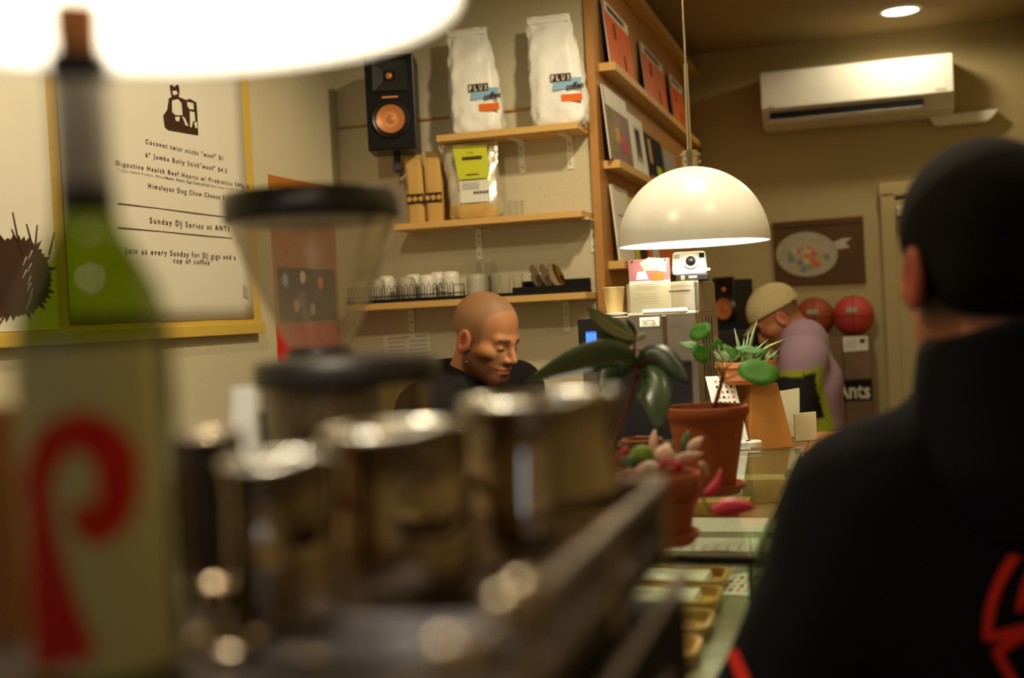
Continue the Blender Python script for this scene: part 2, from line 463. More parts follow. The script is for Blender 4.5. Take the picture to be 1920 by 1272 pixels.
slab('wall_near', XL - .1, XR + .1, YN - .1, YN, 0, ZC, m_wall)
# shop window behind the viewer, evening sky outside
win = struct('window_1', MB().box((-.9, YN + .02, 1.5), (.52, .04, .62)), m_shelf)
obj('pane', MB().box((-.9, YN + .045, 1.5), (.42, .01, .52)), emis('dusk_light', (.45, .65, 1.0), 2.2), win)
obj('glazing_bar', MB().box((-.9, YN + .055, 1.5), (.02, .02, .52)), m_shelf, win)
dr = struct('door_1', MB().box((.44, YF - .02, 1.0), (.60, .04, 2.0)), m_wallfar, bevel=.004)
obj('frame', MB().box((.12, YF - .025, 1.02), (.07, .05, 2.04)), m_wallfar, dr, bevel=.006)
obj('frame', MB().box((.765, YF - .025, 1.02), (.07, .05, 2.04)), m_wallfar, dr, bevel=.006)
obj('frame', MB().box((.44, YF - .025, 2.055), (.72, .05, .07)), m_wallfar, dr, bevel=.006)
obj('door_closer', MB().box((.24, YF - .06, 1.94), (.16, .045, .05)), m_steel, dr, bevel=.005)
obj('handle', MB().cyl((.20, YF - .04, 1.02), (.20, YF - .09, 1.02), .010).cyl((.20, YF - .09, 1.02), (.31, YF - .09, 1.02), .009), m_nickel, dr, smooth=40)
zt = hY(965, 207, YS).z
struct('trim_1', MB().box(((XL + XB) / 2 - .02, YS - .004, zt), (XB - XL - .03, .008, .007)), m_panel)
struct('baseboard_left', MB().box((XL + .008, (YN + YS) / 2, .05), (.016, YS - YN, .10)), m_white)
struct('baseboard_far', MB().box(((XB + XR) / 2 - .35, YF - .008, .05), (XR - XB - .72, .016, .10)), m_white)

# ceiling downlights: the one in view and its unseen companions
names = ['round recessed ceiling downlight glowing above the air conditioner']
for i, (x, y, e) in enumerate(DOWN[:1]):
    t = thing('recessed_downlight', names[0], 'light', (x, y, ZC))
    obj('trim_ring', MB().lathe([(.095, -.001), (.095, -.006), (.080, -.010), (.078, -.004)], 40), m_white, t, smooth=30)
    obj('diffuser', MB().lathe([(0, -.006), (.078, -.006), (.078, -.001), (0, -.001)], 40), emis('downlight_glow', (1, .97, .86), 9), t)

# ------------------------------------------------------------------ pendants
def pendant(loc, label, rodlen, R=.20):
    t = thing('pendant_lamp', label, 'lamp', loc)
    pr_ = [(R, 0)]; dz_ = (R - .20) * 1.02
    for k in range(1, 17):
        a = PI / 2 * k / 16; pr_.append((max(R * math.cos(a), .02), R * 1.02 * math.sin(a)))
    inn = [(max(r - .003, .017), max(z - .002, 0.0003)) for r, z in pr_][::-1]
    obj('shade', MB().lathe(pr_, 64), m_enamel, t, smooth=True)
    obj('inner_shade', MB().lathe([(R, 0)] + inn[::-1], 64), m_enamel_in, t, smooth=True)
    cap = obj('cap', MB().lathe([(.0, .203 + dz_), (.021, .203 + dz_), (.021, .228 + dz_), (.027, .229 + dz_), (.027, .236 + dz_), (.020, .237 + dz_), (.020, .243 + dz_), (0, .243 + dz_)], 32), m_nickel, t, smooth=30)
    for k in range(3):
        a = k * 2.1; obj('screw', MB().cyl((.021 * math.cos(a), .021 * math.sin(a), .216 + dz_), (.026 * math.cos(a), .026 * math.sin(a), .216 + dz_), .003), m_nickel, cap)
    obj('stem', MB().cyl((0, 0, .24 + dz_), (0, 0, .24 + rodlen), .0065, .0055), m_nickel, t, smooth=40)
    obj('cord', MB().cyl((0, 0, .24 + rodlen), (0, 0, ZC - loc[2] - .02), .0028), m_nickel, t, smooth=40)
    obj('ceiling_rose', MB().lathe([(0, ZC - loc[2] - .03), (.045, ZC - loc[2] - .03), (.05, ZC - loc[2] - .001), (0, ZC - loc[2] - .001)], 32), m_white, t, smooth=30)
    obj('socket', MB().cyl((0, 0, R * 1.02 - .001), (0, 0, R * .72), .02), m_nickel, t, smooth=40)
    obj('bulb', MB().sph((0, 0, R * .72 - .02), .028, 24, 14), emis('bulb_glow', (1, .93, .78), 70 if R == .20 else 25), t, smooth=True)
    return t
pendant(FAR, 'white enamel dome pendant lamp hanging over the potted plants', .195, .183)
pendant(NEAR, 'big out-of-focus white pendant lamp glowing above the wine bottle', .215)

# ------------------------------------------------------------------ flat things on walls
def flat(name, pxs, ax, val, t, m, parent=None, off=(0, 0, 0)):
    pts = [hit(x, y, ax, val) for x, y in pxs]; w = Vector((0, 0, 0)); w[ax] = t
    mb = MB(); n = len(pts)
    mb.add(pts + [p + w for p in pts], [tuple(range(n)), tuple(range(n, 2 * n))[::-1]] + [(i, (i + 1) % n, (i + 1) % n + n, i + n) for i in range(n)])
    return obj(name, mb, m, parent, off=off)
def line_px(s, p, q, h, m, parent, off, ax=0, val=None, bold=0):
    a, b = hit(*p, ax, val), hit(*q, ax, val); a.z = a.z; b.z = a.z
    u = (b - a); w = u.length
    return text(s, m, parent, a, u, (0, 0, 1), h, w, off=off, bold=bold)

bx = XL + .018
O = V(XL, 2.6, 1.5)
brd = thing('menu_board', 'tall ply board behind the two paper menus on the left wall', 'board', O)
by0, by1 = 1.55, hX(490, 605, bx).y; bz0 = hX(490, 625, bx).z
obj('panel', MB().box((XL + .0105, (by0 + by1) / 2, (bz0 + 2.72) / 2), (.016, by1 - by0, 2.72 - bz0)), m_board, brd, off=O, bevel=.002)
obj('ledge', MB().box((XL + .018, (by0 + by1) / 2, bz0 + .016), (.030, by1 - by0, .032)), m_board, brd, off=O, bevel=.002)
# paper menu with text
px_ = bx + .004
O = V(bx, hX(240, 500, bx).y, bz0 + .03)
men = thing('menu_poster', 'long paper menu headed by a dark printed picture, hung on the ply board', 'poster', O)
yl, yr = hX(115, 300, px_).y, hX(466, 400, px_).y; zb = hX(480, 597, px_).z
ys_ = np.linspace(yl, yr, 14); zs_ = np.linspace(zb, 2.62, 22); mb = MB(); vs = []
for z in zs_:
    for y in ys_:
        e = abs((y - yl) / (yr - yl) - .5) * 2
        vs.append((px_ + .001 * math.sin(y * 17 + z * 3) - .0008 * e, y, z))
mb.add(vs, [(j * 14 + i, j * 14 + i + 1, (j + 1) * 14 + i + 1, (j + 1) * 14 + i) for j in range(21) for i in range(13)])
pobj = obj('sheet', mb, m_paper, men, off=O, smooth=True); md = pobj.modifiers.new('t', 'SOLIDIFY'); md.thickness = .0008
tx = px_ + .0016
LN = [("Coconut twist sticks \"woof\" $1", (273, 265), (416, 0), .013), ("6\" Jumbo Bully Stick\"woof\" $4.5", (273, 290), (424, 0), .013),
      ("Digestive Health Beef Hearts w/ Probiotics 500g $", (218, 305), (464, 0), .0125), ("Freeze Naked Product, Whole Heart, Freeze Beef Liver, Green Beef Lungs, Potato, Oil, Apple", (222, 318), (462, 0), .007),
      ("Barley, Whole Egg, Psyllium Fib", (310, 333), (391, 0), .007), ("Himalayan Dog Chew Cheese $12", (278, 348), (430, 0), .0135), ("Sunday DJ Series at ANTS", (281, 413), (430, 0), .0155),
      ("Join us every Sunday for DJ gigs and a", (235, 469), (441, 0), .0155), ("cup of coffee", (325, 488), (393, 0), .014)]
for s, p, q, h in LN:
    a = hX(*p, tx); yb_ = hX(q[0], p[1], tx).y
    text(s, m_ink, men, (tx, a.y, a.z - h / 2), (0, 1, 0), (0, 0, 1), h, yb_ - a.y, off=O, bold=.01 if h > .01 else 0, space=1.45)
for p, q in (((222, 384), (432, 406)), ((222, 428), (436, 446))):
    a, b = hX(*p, tx), hX(*q, tx)
    obj('rule', MB().box((tx, (a.y + b.y) / 2, (a.z + b.z) / 2), (.0006, b.y - a.y, .0022)), m_ink, men, off=O)
def zpx(z, s=4.893, ox=200, oy=140): return [(ox + a / s, oy + b / s) for a, b in z]
pic = flat('printed_picture', zpx([(575, 215), (600, 205), (590, 150), (583, 95), (600, 92), (620, 120), (640, 92), (660, 95), (668, 150), (660, 205), (735, 235), (760, 220), (785, 235), (822, 255), (830, 350), (840, 555), (700, 530), (568, 508), (535, 480), (522, 375), (560, 320)]), 0, tx, .0004, m_ink, men, O)
for pz in ([(598, 240), (625, 230), (655, 225), (685, 260), (697, 370), (660, 375), (630, 372), (600, 345)], [(738, 250), (795, 262), (800, 320), (760, 318), (740, 290)], [(762, 335), (805, 345), (812, 425), (790, 430), (780, 485), (765, 480)], [(600, 150), (640, 145), (650, 180), (612, 190)], [(625, 390), (670, 385), (665, 430), (635, 425)], [(800, 440), (825, 430), (832, 490), (815, 492)], [(690, 380), (715, 395), (750, 470), (725, 468)]):
    obj_ = flat('highlight', zpx(pz), 0, tx + .0006, .0003, m_paper, pic, (0, 0, 0)); obj_.data.transform(Matrix.Translation(-O))
flat('small_print', [(456, 535), (463, 538), (466, 560), (457, 558)], 0, tx, .0004, m_ceramg, men, O)
# left poster, dark bristly picture
O = V(bx, hX(30, 500, bx).y, bz0 + .02)
lp = thing('animal_poster', 'paper poster at the left edge with a dark bristly creature', 'poster', O)
yr2 = hX(93, 300, px_).y
obj('sheet', MB().box((bx + .002, (1.62 + yr2) / 2, (bz0 + .035 + 2.62) / 2), (.003, yr2 - 1.62, 2.62 - bz0 - .035)), m_paper, lp, off=O)
cx_, cy_ = 28, 520; poly = []
rnd = random.Random(8)
for k in range(90):
    a = 2 * PI * k / 90; rr = 1 + (.22 * rnd.random() if k % 2 else -.02)
    poly.append((cx_ + 66 * rr * math.cos(a) * (1 if math.cos(a) > 0 else 1.2), cy_ - 72 * rr * math.sin(a)))
cr = flat('creature_print', poly, 0, bx + .0045, .0005, m_ink, lp, O)
for p, q in (((38, 470), (24, 398)), ((62, 466), (50, 420)), ((66, 465), (70, 422)), ((92, 478), (102, 436)), ((44, 480), (22, 430)), ((10, 590), (-8, 620))):
    a, b = hX(*p, bx + .005), hX(*q, bx + .005); obj('bristle', MB().cyl(a, b, .0022, .0012, 6), m_ink, lp, off=O)
for k in range(9):
    p = (48 + rnd.random() * 14, 470 + k * 12); a, b = hX(*p, bx + .0056), hX(p[0] - 7, p[1] + 16, bx + .0056)
    obj('bristle', MB().cyl(a, b, .0012, .0005, 5), m_paper, lp, off=O)
# orange poster behind the hopper
O = V(XL, hX(560, 500, XL).y, 1.42)
op = thing('orange_poster', 'orange and red poster on the left wall, half hidden by the clear hopper', 'poster', O)
y0, y1 = hX(502, 330, XL).y, hX(622, 345, XL).y; z0, z1 = hX(522, 680, XL).z, hX(500, 327, XL).z
obj('sheet', MB().box((XL + .0015, (y0 + y1) / 2, (z0 + z1) / 2), (.003, y1 - y0, z1 - z0)), mat('burnt_orange', (.46, .17, .03), .7), op, off=O)
obj('picture', MB().box((XL + .0035, (y0 + y1) / 2, z0 + (z1 - z0) * .36), (.001, (y1 - y0) * .9, (z1 - z0) * .30)), m_ink, op, off=O)
for k, (a, b, m) in enumerate(((.15, .44, m_blue), (.42, .46, m_paper), (.7, .43, m_orange), (.3, .30, m_kraft), (.55, .28, m_ceramg))):
    obj('print_shape', MB().lathe([(0, 0), (.022, 0)], 10, T=Matrix.Translation((XL + .0045, y0 + (y1 - y0) * a, z0 + (z1 - z0) * b)) @ Matrix.Rotation(PI / 2, 4, 'Y')), m, op, off=O)
obj('red_band', MB().box((XL + .0035, (y0 + y1) / 2, z0 + .06), (.001, y1 - y0, .12)), m_red, op, off=O)
for k in range(3): obj('print_shape', MB().box((XL + .0035, y0 + .05 + .09 * k, z1 - .055), (.001, .06, .022)), m_paper, op, off=O)
# notice on shelf wall
O = hY(763, 668, YS)
no = thing('wall_notice', 'pale laminated notice taped to the wall under the mug shelf', 'notice', O)
flat('sheet', [(718, 630), (804, 622), (812, 680), (724, 690)], 1, YS - .0002, -.002, m_paper, no, O)
for i in range(2):
    for k in range(5):
        x = 728 + i * 40; y = 642 + k * 8 - i * 3; flat('print_line', [(x, y), (x + 32, y - 2), (x + 32, y + 1), (x, y + 3)], 1, YS - .0026, -.0004, m_ceramg, no, O)
flat('print_line', [(726, 634), (800, 627), (800, 631), (726, 638)], 1, YS - .0026, -.0004, m_ceramg, no, O)

# air conditioner
P = 5.98
a, b = hY(1424, 134, P), hY(1786, 98, P); c = hY(1790, 205, P)
xa, xb, zt_, zb_ = a.x, b.x, (a.z + b.z) / 2, c.z - .005; w = xb - xa; h = zt_ - zb_
ac = thing('air_conditioner', 'white wall-mounted air conditioner high on the far wall', 'air conditioner', ((xa + xb) / 2, YF, zb_))
prof = [(0, 0), (-.10, -.0), (-.17, .02), (-.205, .07), (-.222, .10), (-.222, h - .02), (-.20, h), (0, h)]
def ext(profile, x0, x1):
    n = len(profile); m_ = MB()
    return m_.add([(x0, p[0], p[1]) for p in profile] + [(x1, p[0], p[1]) for p in profile], [tuple(range(n)), tuple(range(n, 2 * n))[::-1]] + [(i, i + n, (i + 1) % n + n, (i + 1) % n) for i in range(n)])
obj('housing', ext(prof, -w / 2, w / 2), m_white, ac, bevel=.006)
obj('front_panel', ext([(-.222, .085), (-.232, .09), (-.232, h - .02), (-.222, h - .01)], -w / 2 + .002, w / 2 - .002), m_white, ac, bevel=.003)
obj('outlet', ext([(-.205, .028), (-.214, .032), (-.224, .068), (-.212, .072)], -w / 2 + .04, w / 2 - .14), m_blackm, ac)
obj('louvre', ext([(-.195, .012), (-.215, .016), (-.228, .034), (-.222, .036)], -w / 2 + .035, w / 2 - .145), m_white, ac)
obj('label_plate', MB().box((w / 2 - .06, -.2335, .105), (.05, .001, .008)), m_ceramg, ac)
obj('label_plate', MB().box((-w / 2 + .05, -.2335, .098), (.03, .001, .01)), m_ceramg, ac)
x0, x1 = hY(1752, 225, 6.14).x, hY(1866, 205, 6.14).x; z0, z1 = hY(1750, 237, 6.14).z, hY(1800, 213, 6.14).z
O = V((x0 + x1) / 2, YF, z0)
mb = MB().prism([(-.17, .05), (-.14, .005), (-.12, 0), (.10, 0), (.13, .02), (.155, .055)], (0, -.002, 0), (1, 0, 0), (0, 0, 1), (0, -.07, 0))
solo('pipe_cover', mb, m_white, 'short off-white pipe cover on the wall right of the air conditioner', 'pipe cover', None, bevel=.006).location = O

# far wall poster
Q = YF - .012; O = hY(1535, 535, YF)
fp = thing('bag_poster', 'brown poster of a clear bag of coloured sweets on the far wall', 'poster', O)
flat('sheet', [(1447, 418), (1618, 405), (1624, 531), (1454, 538)], 1, Q, .010, mat('poster_brown', (.11, .055, .02), .6, noise=(4, .3)), fp, O)
cx_, cy_ = 1512, 478
def ring(cx, cy, rx, ry, n=24, f=lambda a: 1): return [(cx + rx * math.cos(2 * PI * k / n) * f(2 * PI * k / n), cy - ry * math.sin(2 * PI * k / n) * f(2 * PI * k / n)) for k in range(n)]
flat('bag_print', ring(1513, 477, 58, 42, 28), 1, Q - .0002, -.001, mat('bag_print', (.42, .38, .28), .6, noise=(30, .25)), fp, O)
flat('knot_print', [(1560, 455), (1580, 447), (1598, 446), (1585, 455), (1594, 464), (1570, 468)], 1, Q - .0002, -.001, m_ceramg, fp, O)
rnd = random.Random(3)
cols = [mat('sweet_' + n_, c_, .6) for n_, c_ in (('orange', (.60, .20, .05)), ('pink', (.58, .14, .13)), ('yellow', (.50, .38, .08)), ('blue', (.18, .24, .28)), ('pale', (.55, .50, .36)), ('green', (.25, .32, .12)))]
for k in range(22):
    a = rnd.random() * 2 * PI; r = rnd.random() ** .5 * .75; x = 1515 + 50 * r * math.cos(a); y = 484 - 30 * r * math.sin(a)
    flat('sweet_print', ring(x, y, 7, 6, 8), 1, Q - .0014 - k * .00003, -.0002, cols[k % 6], fp, O)
flat('floor_line_print', [(1450, 428), (1618, 416), (1618, 419), (1450, 431)], 1, Q - .0002, -.0005, m_ink, fp, O)

# low cabinet with balls
cz = hY(1570, 630, 6.08).z
xl_, xr_ = hY(1530, 700, 5.94).x, hY(1636, 700, 5.94).x
O = V((xl_ + xr_) / 2, 6.06, 0)
cab = thing('brown_cabinet', 'tall brown cabinet against the far wall below the two balls', 'cabinet', O)
m_cab = wood('dark_cabinet', (.15, .085, .04), (.20, .115, .055), (2, 20, 2), .5)
obj('carcass', MB().box((0, 0, cz / 2), (xr_ - xl_, .26, cz)), m_cab, cab, bevel=.003)
obj('door', MB().box((-(xr_ - xl_) / 4, -.135, cz / 2), ((xr_ - xl_) / 2 - .006, .016, cz - .06)), m_cab, cab, bevel=.003)
obj('door', MB().box(((xr_ - xl_) / 4, -.135, cz / 2), ((xr_ - xl_) / 2 - .006, .016, cz - .06)), m_cab, cab, bevel=.003)
def ball(px, py, Yb, m, label):
    c = hY(px, py, Yb); r = .097; t = thing('basketball', label, 'ball', (c.x, c.y, cz)); 
    obj('sphere', MB().sph((0, 0, r), r, 40, 24), m, t, smooth=True)
    for ax_ in ('X', 'Y', None):
        mb = MB(); pts = []
        for k in range(40):
            a = 2 * PI * k / 40; v = V(math.cos(a), math.sin(a), 0) * (r + .0002)
            if ax_: v = Matrix.Rotation(PI / 2, 3, ax_) @ v
            pts.append(v + V(0, 0, r))
        obj('seam', mb.tube(pts, .002, 6, closed=True), m_ink, t, smooth=True)
    obj('maker_mark', MB().box((-.005, -r + .003, r + .03), (.055, .008, .022), taper=(1, 1)), m_ceramg if 'pink' in label else m_ink, t)
    return t
ball(1600, 592, 6.03, mat('pink_rubber', (.56, .055, .05), .5, bump=(300, .3)), 'pink-red basketball on the right, on top of the brown cabinet')
ball(1527, 590, 6.08, mat('orange_rubber', (.33, .065, .02), .5, bump=(300, .3)), 'dark orange basketball to the left of the pink-red one')
cf = 6.06 - .145
O = hY(1604, 660, cf)
t = thing('price_card', 'small white card fixed below the pink-red basketball', 'card', O)
flat('sheet', [(1580, 632), (1627, 630), (1628, 657), (1582, 660)], 1, cf, -.003, m_card, t, O)
for k in range(3): flat('print_line', [(1586, 638 + 6 * k), (1606, 637 + 6 * k), (1606, 639 + 6 * k), (1586, 640 + 6 * k)], 1, cf - .0035, -.0005, m_ceramg, t, O)
flat('print_square', [(1612, 636), (1622, 635), (1622, 643), (1612, 644)], 1, cf - .0035, -.0005, m_ink, t, O)
O = hY(1600, 750, cf)
t = thing('black_sign', 'black sign with white hand lettering low on the brown cabinet', 'sign', O)
flat('sheet', [(1560, 714), (1634, 710), (1636, 750), (1562, 753)], 1, cf, -.004, m_blackm, t, O)
a = hY(1568, 747, cf - .0045)
text('Ants', m_paper, t, a, (1, 0, -.02), (0, 0, 1), .075, hY(1632, 747, cf).x - a.x, off=O, bold=.02)

# ------------------------------------------------------------------ bookcase on the inner wall
XF = XB + .058
O = V(XB, 5.0, 0)
bc = thing('bookcase', 'orange-brown plywood bookcase with narrow ledges beyond the mug shelves', 'bookcase', O)
obj('back_panel', MB().box((XB - .014, (3.905 + 6.19) / 2, (ZC - .01) / 2), (.028, 6.19 - 3.905, ZC - .01)), m_panel, bc, off=O)
SZ = [hX(1153, 115, XF).z, hX(1164, 300, XF).z, hX(1176, 489, XF).z, hX(1153, 115, XF).z + .37, 1.30]
for z in SZ:
    obj('ledge', MB().box(((XB + XF) / 2, (3.97 + 6.19) / 2, z - .014), (XF - XB, 6.19 - 3.97, .028)), m_shelf, bc, off=O, bevel=.0015)
def bk(px, py): return hX(px, py, XB + .035).y
def book(name, label, p0, p1, hh, z, face, cat='magazine', deco=None, group=None, thick=.006, lean=.022):
    y0, y1 = bk(*p0), bk(*p1); O = V(XB + .036, (y0 + y1) / 2, z)
    t = thing(name, label, cat, O, group=group); t.rotation_euler = (0, -math.atan2(lean, hh), 0)
    hw = (y1 - y0) / 2
    obj('pages', MB().box((-thick * .5, 0, hh / 2), (thick * .7, hw * 2 - .003, hh - .004)), m_card, t)
    obj('cover', MB().box((0.001, 0, hh / 2), (.0012, hw * 2, hh)), face, t)
    obj('cover', MB().box((-thick, 0, hh / 2), (.0012, hw * 2, hh)), m_ink if 'orange' in label else face, t)
    for (a, b, c, d, m) in deco or []:
        obj('cover_print', MB().box((.0022, (a + b - 1) * hw, (c + d) / 2 * hh), (.0008, (b - a) * 2 * hw, (d - c) * hh)), m, t)
    return t
mo = mat('orange_cover', (.80, .15, .02), .5, noise=(18, .3))
dk = [(.02, .98, .82, .99, m_card), (.12, .8, .86, .95, m_ink), (.3, .36, .50, .74, m_ink), (.62, .67, .12, .36, m_ink), (.2, .7, .05, .09, m_kraft)]
for lab, p0, p1 in (('orange magazine nearest the viewer on the top ledge of the bookcase', (1145, 114), (1190, 143)), ('orange magazine in the middle of the three on the top ledge', (1213, 163), (1253, 200)), ('farthest orange magazine on the top ledge, partly behind the lamp rod', (1265, 212), (1288, 236))):
    book('magazine', lab, p0, p1, .235, SZ[0], mo, deco=dk, group='orange magazines on the top ledge')
mmix = mat('photo_cover', (.22, .12, .08), .5, noise=(22, .8))
book('magazine', 'magazine with a white heading over a colour photograph, near end of middle ledge', (1146, 297), (1188, 310), .26, SZ[1], mmix, deco=[(.02, .98, .74, .99, m_card), (.02, .22, .1, .74, mat('green_red_print', (.25, .20, .08), .6, noise=(15, .8))), (.3, .5, .3, .5, m_kraft), (.55, .8, .2, .45, m_magenta)])
book('picture_frame', 'slim white frame around a dark picture on the middle ledge', (1190, 311), (1216, 328), .23, SZ[1], m_card, 'frame', deco=[(.28, .72, .22, .82, m_ceramg), (.34, .66, .3, .78, m_ink)])
book('paperback', 'black book with yellow-green lettering on the middle ledge beside the white frame', (1219, 326), (1250, 345), .20, SZ[1], m_blackm, 'book', deco=[(.15, .3, .4, .9, m_kraft), (.5, .8, .2, .4, m_lime), (.1, .4, .02, .14, m_magenta)], thick=.02)
book('paperback', 'dull grey book at the far end of the middle ledge', (1253, 352), (1275, 362), .19, SZ[1], m_ceramg, 'book', thick=.02)
book('booklet', 'plain cream booklet leaning on the lowest ledge beside the lampshade', (1163, 487), (1191, 487), .27, SZ[2], m_paper, 'booklet', deco=[(.2, .8, .6, .63, m_ceramg)])
for lab, x0, x1, m in (('yellow-green spine seen between lamp and acrylic sign', 1193, 1201, m_lime), ('dark brown spine between the yellow-green and orange ones', 1203, 1215, m_ink), ('thin orange spine under the lamp rim', 1217, 1224, m_orange), ('beige spine beside the thin orange one', 1226, 1238, m_paper), ('wide red-orange spine closest to the white camera', 1240, 1262, mo)):
    book('standing_book', lab, (x0, 487), (x1, 487), .25, SZ[2], m, 'book', group='books on the lowest ledge', thick=.03)

# ------------------------------------------------------------------ wall shelves
YF2 = 3.76
def shelf(label, x0, py, z=None, bks=()):
    z = hY(*py, YF2).z; O = V((x0 + XB - .035) / 2, YS, z)
    t = thing('wall_shelf', label, 'shelf', O)
    xr = XB - .035
    obj('board', MB().box(((x0 + xr) / 2, (YF2 + YS) / 2, z + .011), (xr - x0, YS - YF2, .022)), m_shelf, t, off=O, bevel=.0015)
    for bxp, byp in bks:
        x = hY(bxp, byp, YS).x
        br = obj('bracket', MB().box((x, YS - .0025, z - .055), (.022, .005, .11)).box((x, YS - .06, z - .0025), (.022, .12, .005)), m_ceramic, t, off=O)
        for k in (.025, .05, .09):
            s_ = obj('screw', MB().cyl((x, YS - .005, z - k), (x, YS - .009, z - k), .004, n=8), m_ceramg, br); s_.data.transform(Matrix.Translation(-O))
    return z + .022
z1_ = shelf('top pine shelf under the two white coffee bags', hY(818, 262, YF2).x, (965, 252), bks=((978, 280), (1068, 260)))
z2_ = shelf('middle pine shelf holding kraft bags and the silver bag', hY(735, 428, YF2).x, (950, 417), bks=((898, 440), (1112, 415)))
z3_ = shelf('lowest pine shelf carrying the black mug rack', hY(640, 590, YF2).x, (900, 571), bks=((772, 600), (1062, 580)))

def loft(secs, n=28, amp=.0, seed=1, pw=4):
    """secs: (z, half width, half depth, yshift, xshift)"""
    mb = MB(); vs = []; r_ = random.Random(seed); ph = [r_.random() * 6 for _ in range(6)]
    for z, hw, hd, ys, xs in secs:
        for k in range(n):
            a = 2 * PI * k / n; c, s = math.cos(a), math.sin(a)
            x = hw * math.copysign(abs(c) ** (2 / pw), c); y = hd * math.copysign(abs(s) ** (2 / pw), s)
            w_ = amp * (math.sin(9 * a + z * 40 + ph[0]) * math.sin(z * 55 + ph[1]) + .7 * math.sin(5 * a - z * 70 + ph[2]))
            vs.append((x + xs + w_ * c, y + ys + w_ * s, z))
    m_ = len(secs)
    fs = [(j * n + k, j * n + (k + 1) % n, (j + 1) * n + (k + 1) % n, (j + 1) * n + k) for j in range(m_ - 1) for k in range(n)]
    fs += [tuple(range(n))[::-1], tuple((m_ - 1) * n + k for k in range(n))]
    return mb.add(vs, fs)
def coffee_bag(px, py, wpx, label, hh, rz, seed, lean):
    p = hY(px, py, 3.835); t = thing('coffee_bag', label, 'bag', (p.x, p.y, z1_), (0, 0, rz), 'white coffee bags on the top shelf')
    w = wpx / 2200 * 4.03 / 2; d = .050
    secs = [(.0, w * .86, d * .9, 0, 0), (.012, w * .98, d * 1.05, 0, 0), (.05, w, d * 1.1, 0, 0), (hh * .3, w * .99, d * 1.08, 0, lean * .1), (hh * .5, w * .96, d, 0, lean * .25), (hh * .66, w * .90, d * .85, 0, lean * .45), (hh * .8, w * .82, d * .6, .002, lean * .65), (hh * .90, w * .79, d * .28, .004, lean * .85), (hh * .93, w * .78, .009, .005, lean * .9), (hh, w * .77, .006, .004, lean)]
    S = []
    for a, b in zip(secs, secs[1:]):
        for k in range(3): S.append(tuple(a[i] + (b[i] - a[i]) * k / 3 for i in range(5)))
    S.append(secs[-1])
    obj('pouch', loft(S, 44, .0038, seed, 3.2), m_foil, t, smooth=50)
    obj('folded_top', MB().box((lean * .93, -.006, hh * .955), (w * 1.5, .008, .018)), m_foil, t, bevel=.003)
    y = -d * 1.13; x0 = -w * .12
    obj('blue_print', MB().prism([(0, 0), (.095, .004), (.098, .036), (.052, .038), (.05, .030), (.004, .030)], (x0, y, hh * .30), (1, 0, 0), (0, 0, 1), (0, -.001, 0)), m_blue, t)
    obj('orange_print', MB().box((x0 + .062, y, hh * .225), (.070, .0015, .024)), m_orange, t)
    for k, ch in enumerate('FLUX'):
        obj('letter_block', MB().box((x0 + .002 + k * .0175, y - .002, hh * .30 + .040), (.0165, .001, .026)), m_ink, t)
        text(ch, m_card, t, (x0 - .003 + k * .0175, y - .003, hh * .30 + .031), (1, 0, 0), (0, 0, 1), .017, .010, bold=.03)
    text('coffee', m_ink, t, (x0 + .045, y - .003, hh * .30 - .004), (1, 0, .08), (0, 0, 1), .022, .060, bold=.03)
coffee_bag(898, 243, 98, 'white coffee bag on the left of the top shelf, beside the speaker', .365, .10, 3, -.028)
coffee_bag(1052, 232, 104, 'white coffee bag on the right of the top shelf, near the bookcase', .375, .06, 9, -.030)

def speaker(loc, rz, label, Wd=.165, H=.31, D=.15, tilt=0):
    t = thing('speaker', label, 'speaker', loc, (tilt, 0, rz))
    obj('cabinet', MB().box((0, 0, H / 2), (Wd, D, H)), m_black, t, bevel=.004)
    f = -D / 2
    obj('baffle', MB().box((0, f - .003, H / 2), (Wd - .006, .006, H - .006)), m_blackm, t, bevel=.003)
    T = Matrix.Translation((0, f - .006, H * .32)) @ Matrix.Rotation(PI / 2, 4, 'X')
    obj('surround', MB().lathe([(.066, 0), (.066, .006), (.061, .010), (.056, .008), (.052, .011), (.046, .008)], 48, T=T), m_black, t, smooth=50)
    obj('woofer_cone', MB().lathe([(.048, .0095), (.034, .005), (.018, .0012), (.013, .003), (0, .005)], 40, T=T), m_copper, t, smooth=60)
    mb = MB(); vs = []
    for (a, y) in ((.062, -.0065), (.056, -.012), (.02, -.0068)):
        vs += [(-a, f + y, H * .77 - a * .9), (a, f + y, H * .77 - a * .9), (a, f + y, H * .77 + a * .9), (-a, f + y, H * .77 + a * .9)]
    mb.add(vs, [(i + 4 * j, (i + 1) % 4 + 4 * j, (i + 1) % 4 + 4 * (j + 1), i + 4 * (j + 1)) for j in range(2) for i in range(4)])
    obj('horn', mb, m_black, t)
    obj('tweeter', MB().sph((0, f - .007, H * .77), (.012, .006, .012)), m_copper, t, smooth=True)
    obj('badge', MB().box((0, f - .007, H * .55), (.055, .001, .006)), m_copper, t)
    return t
sp = hY(742, 287, 3.80)
s1 = speaker((sp.x, 3.80, sp.z), math.radians(15), 'black loudspeaker with copper cone mounted high beside the white coffee bags', .168, .325)
obj('bracket', MB().cyl((0, .03, 0), (0, .03, -.035), .013).box((0, .03, -.045), (.03, .03, .022)).cyl((0, .03, -.045), (-.02, .16, -.045), .008).cyl((.012, .03, -.05), (.012, .03, -.08), .006), m_black, s1)
s2p = W(1372, 603, 5.0)

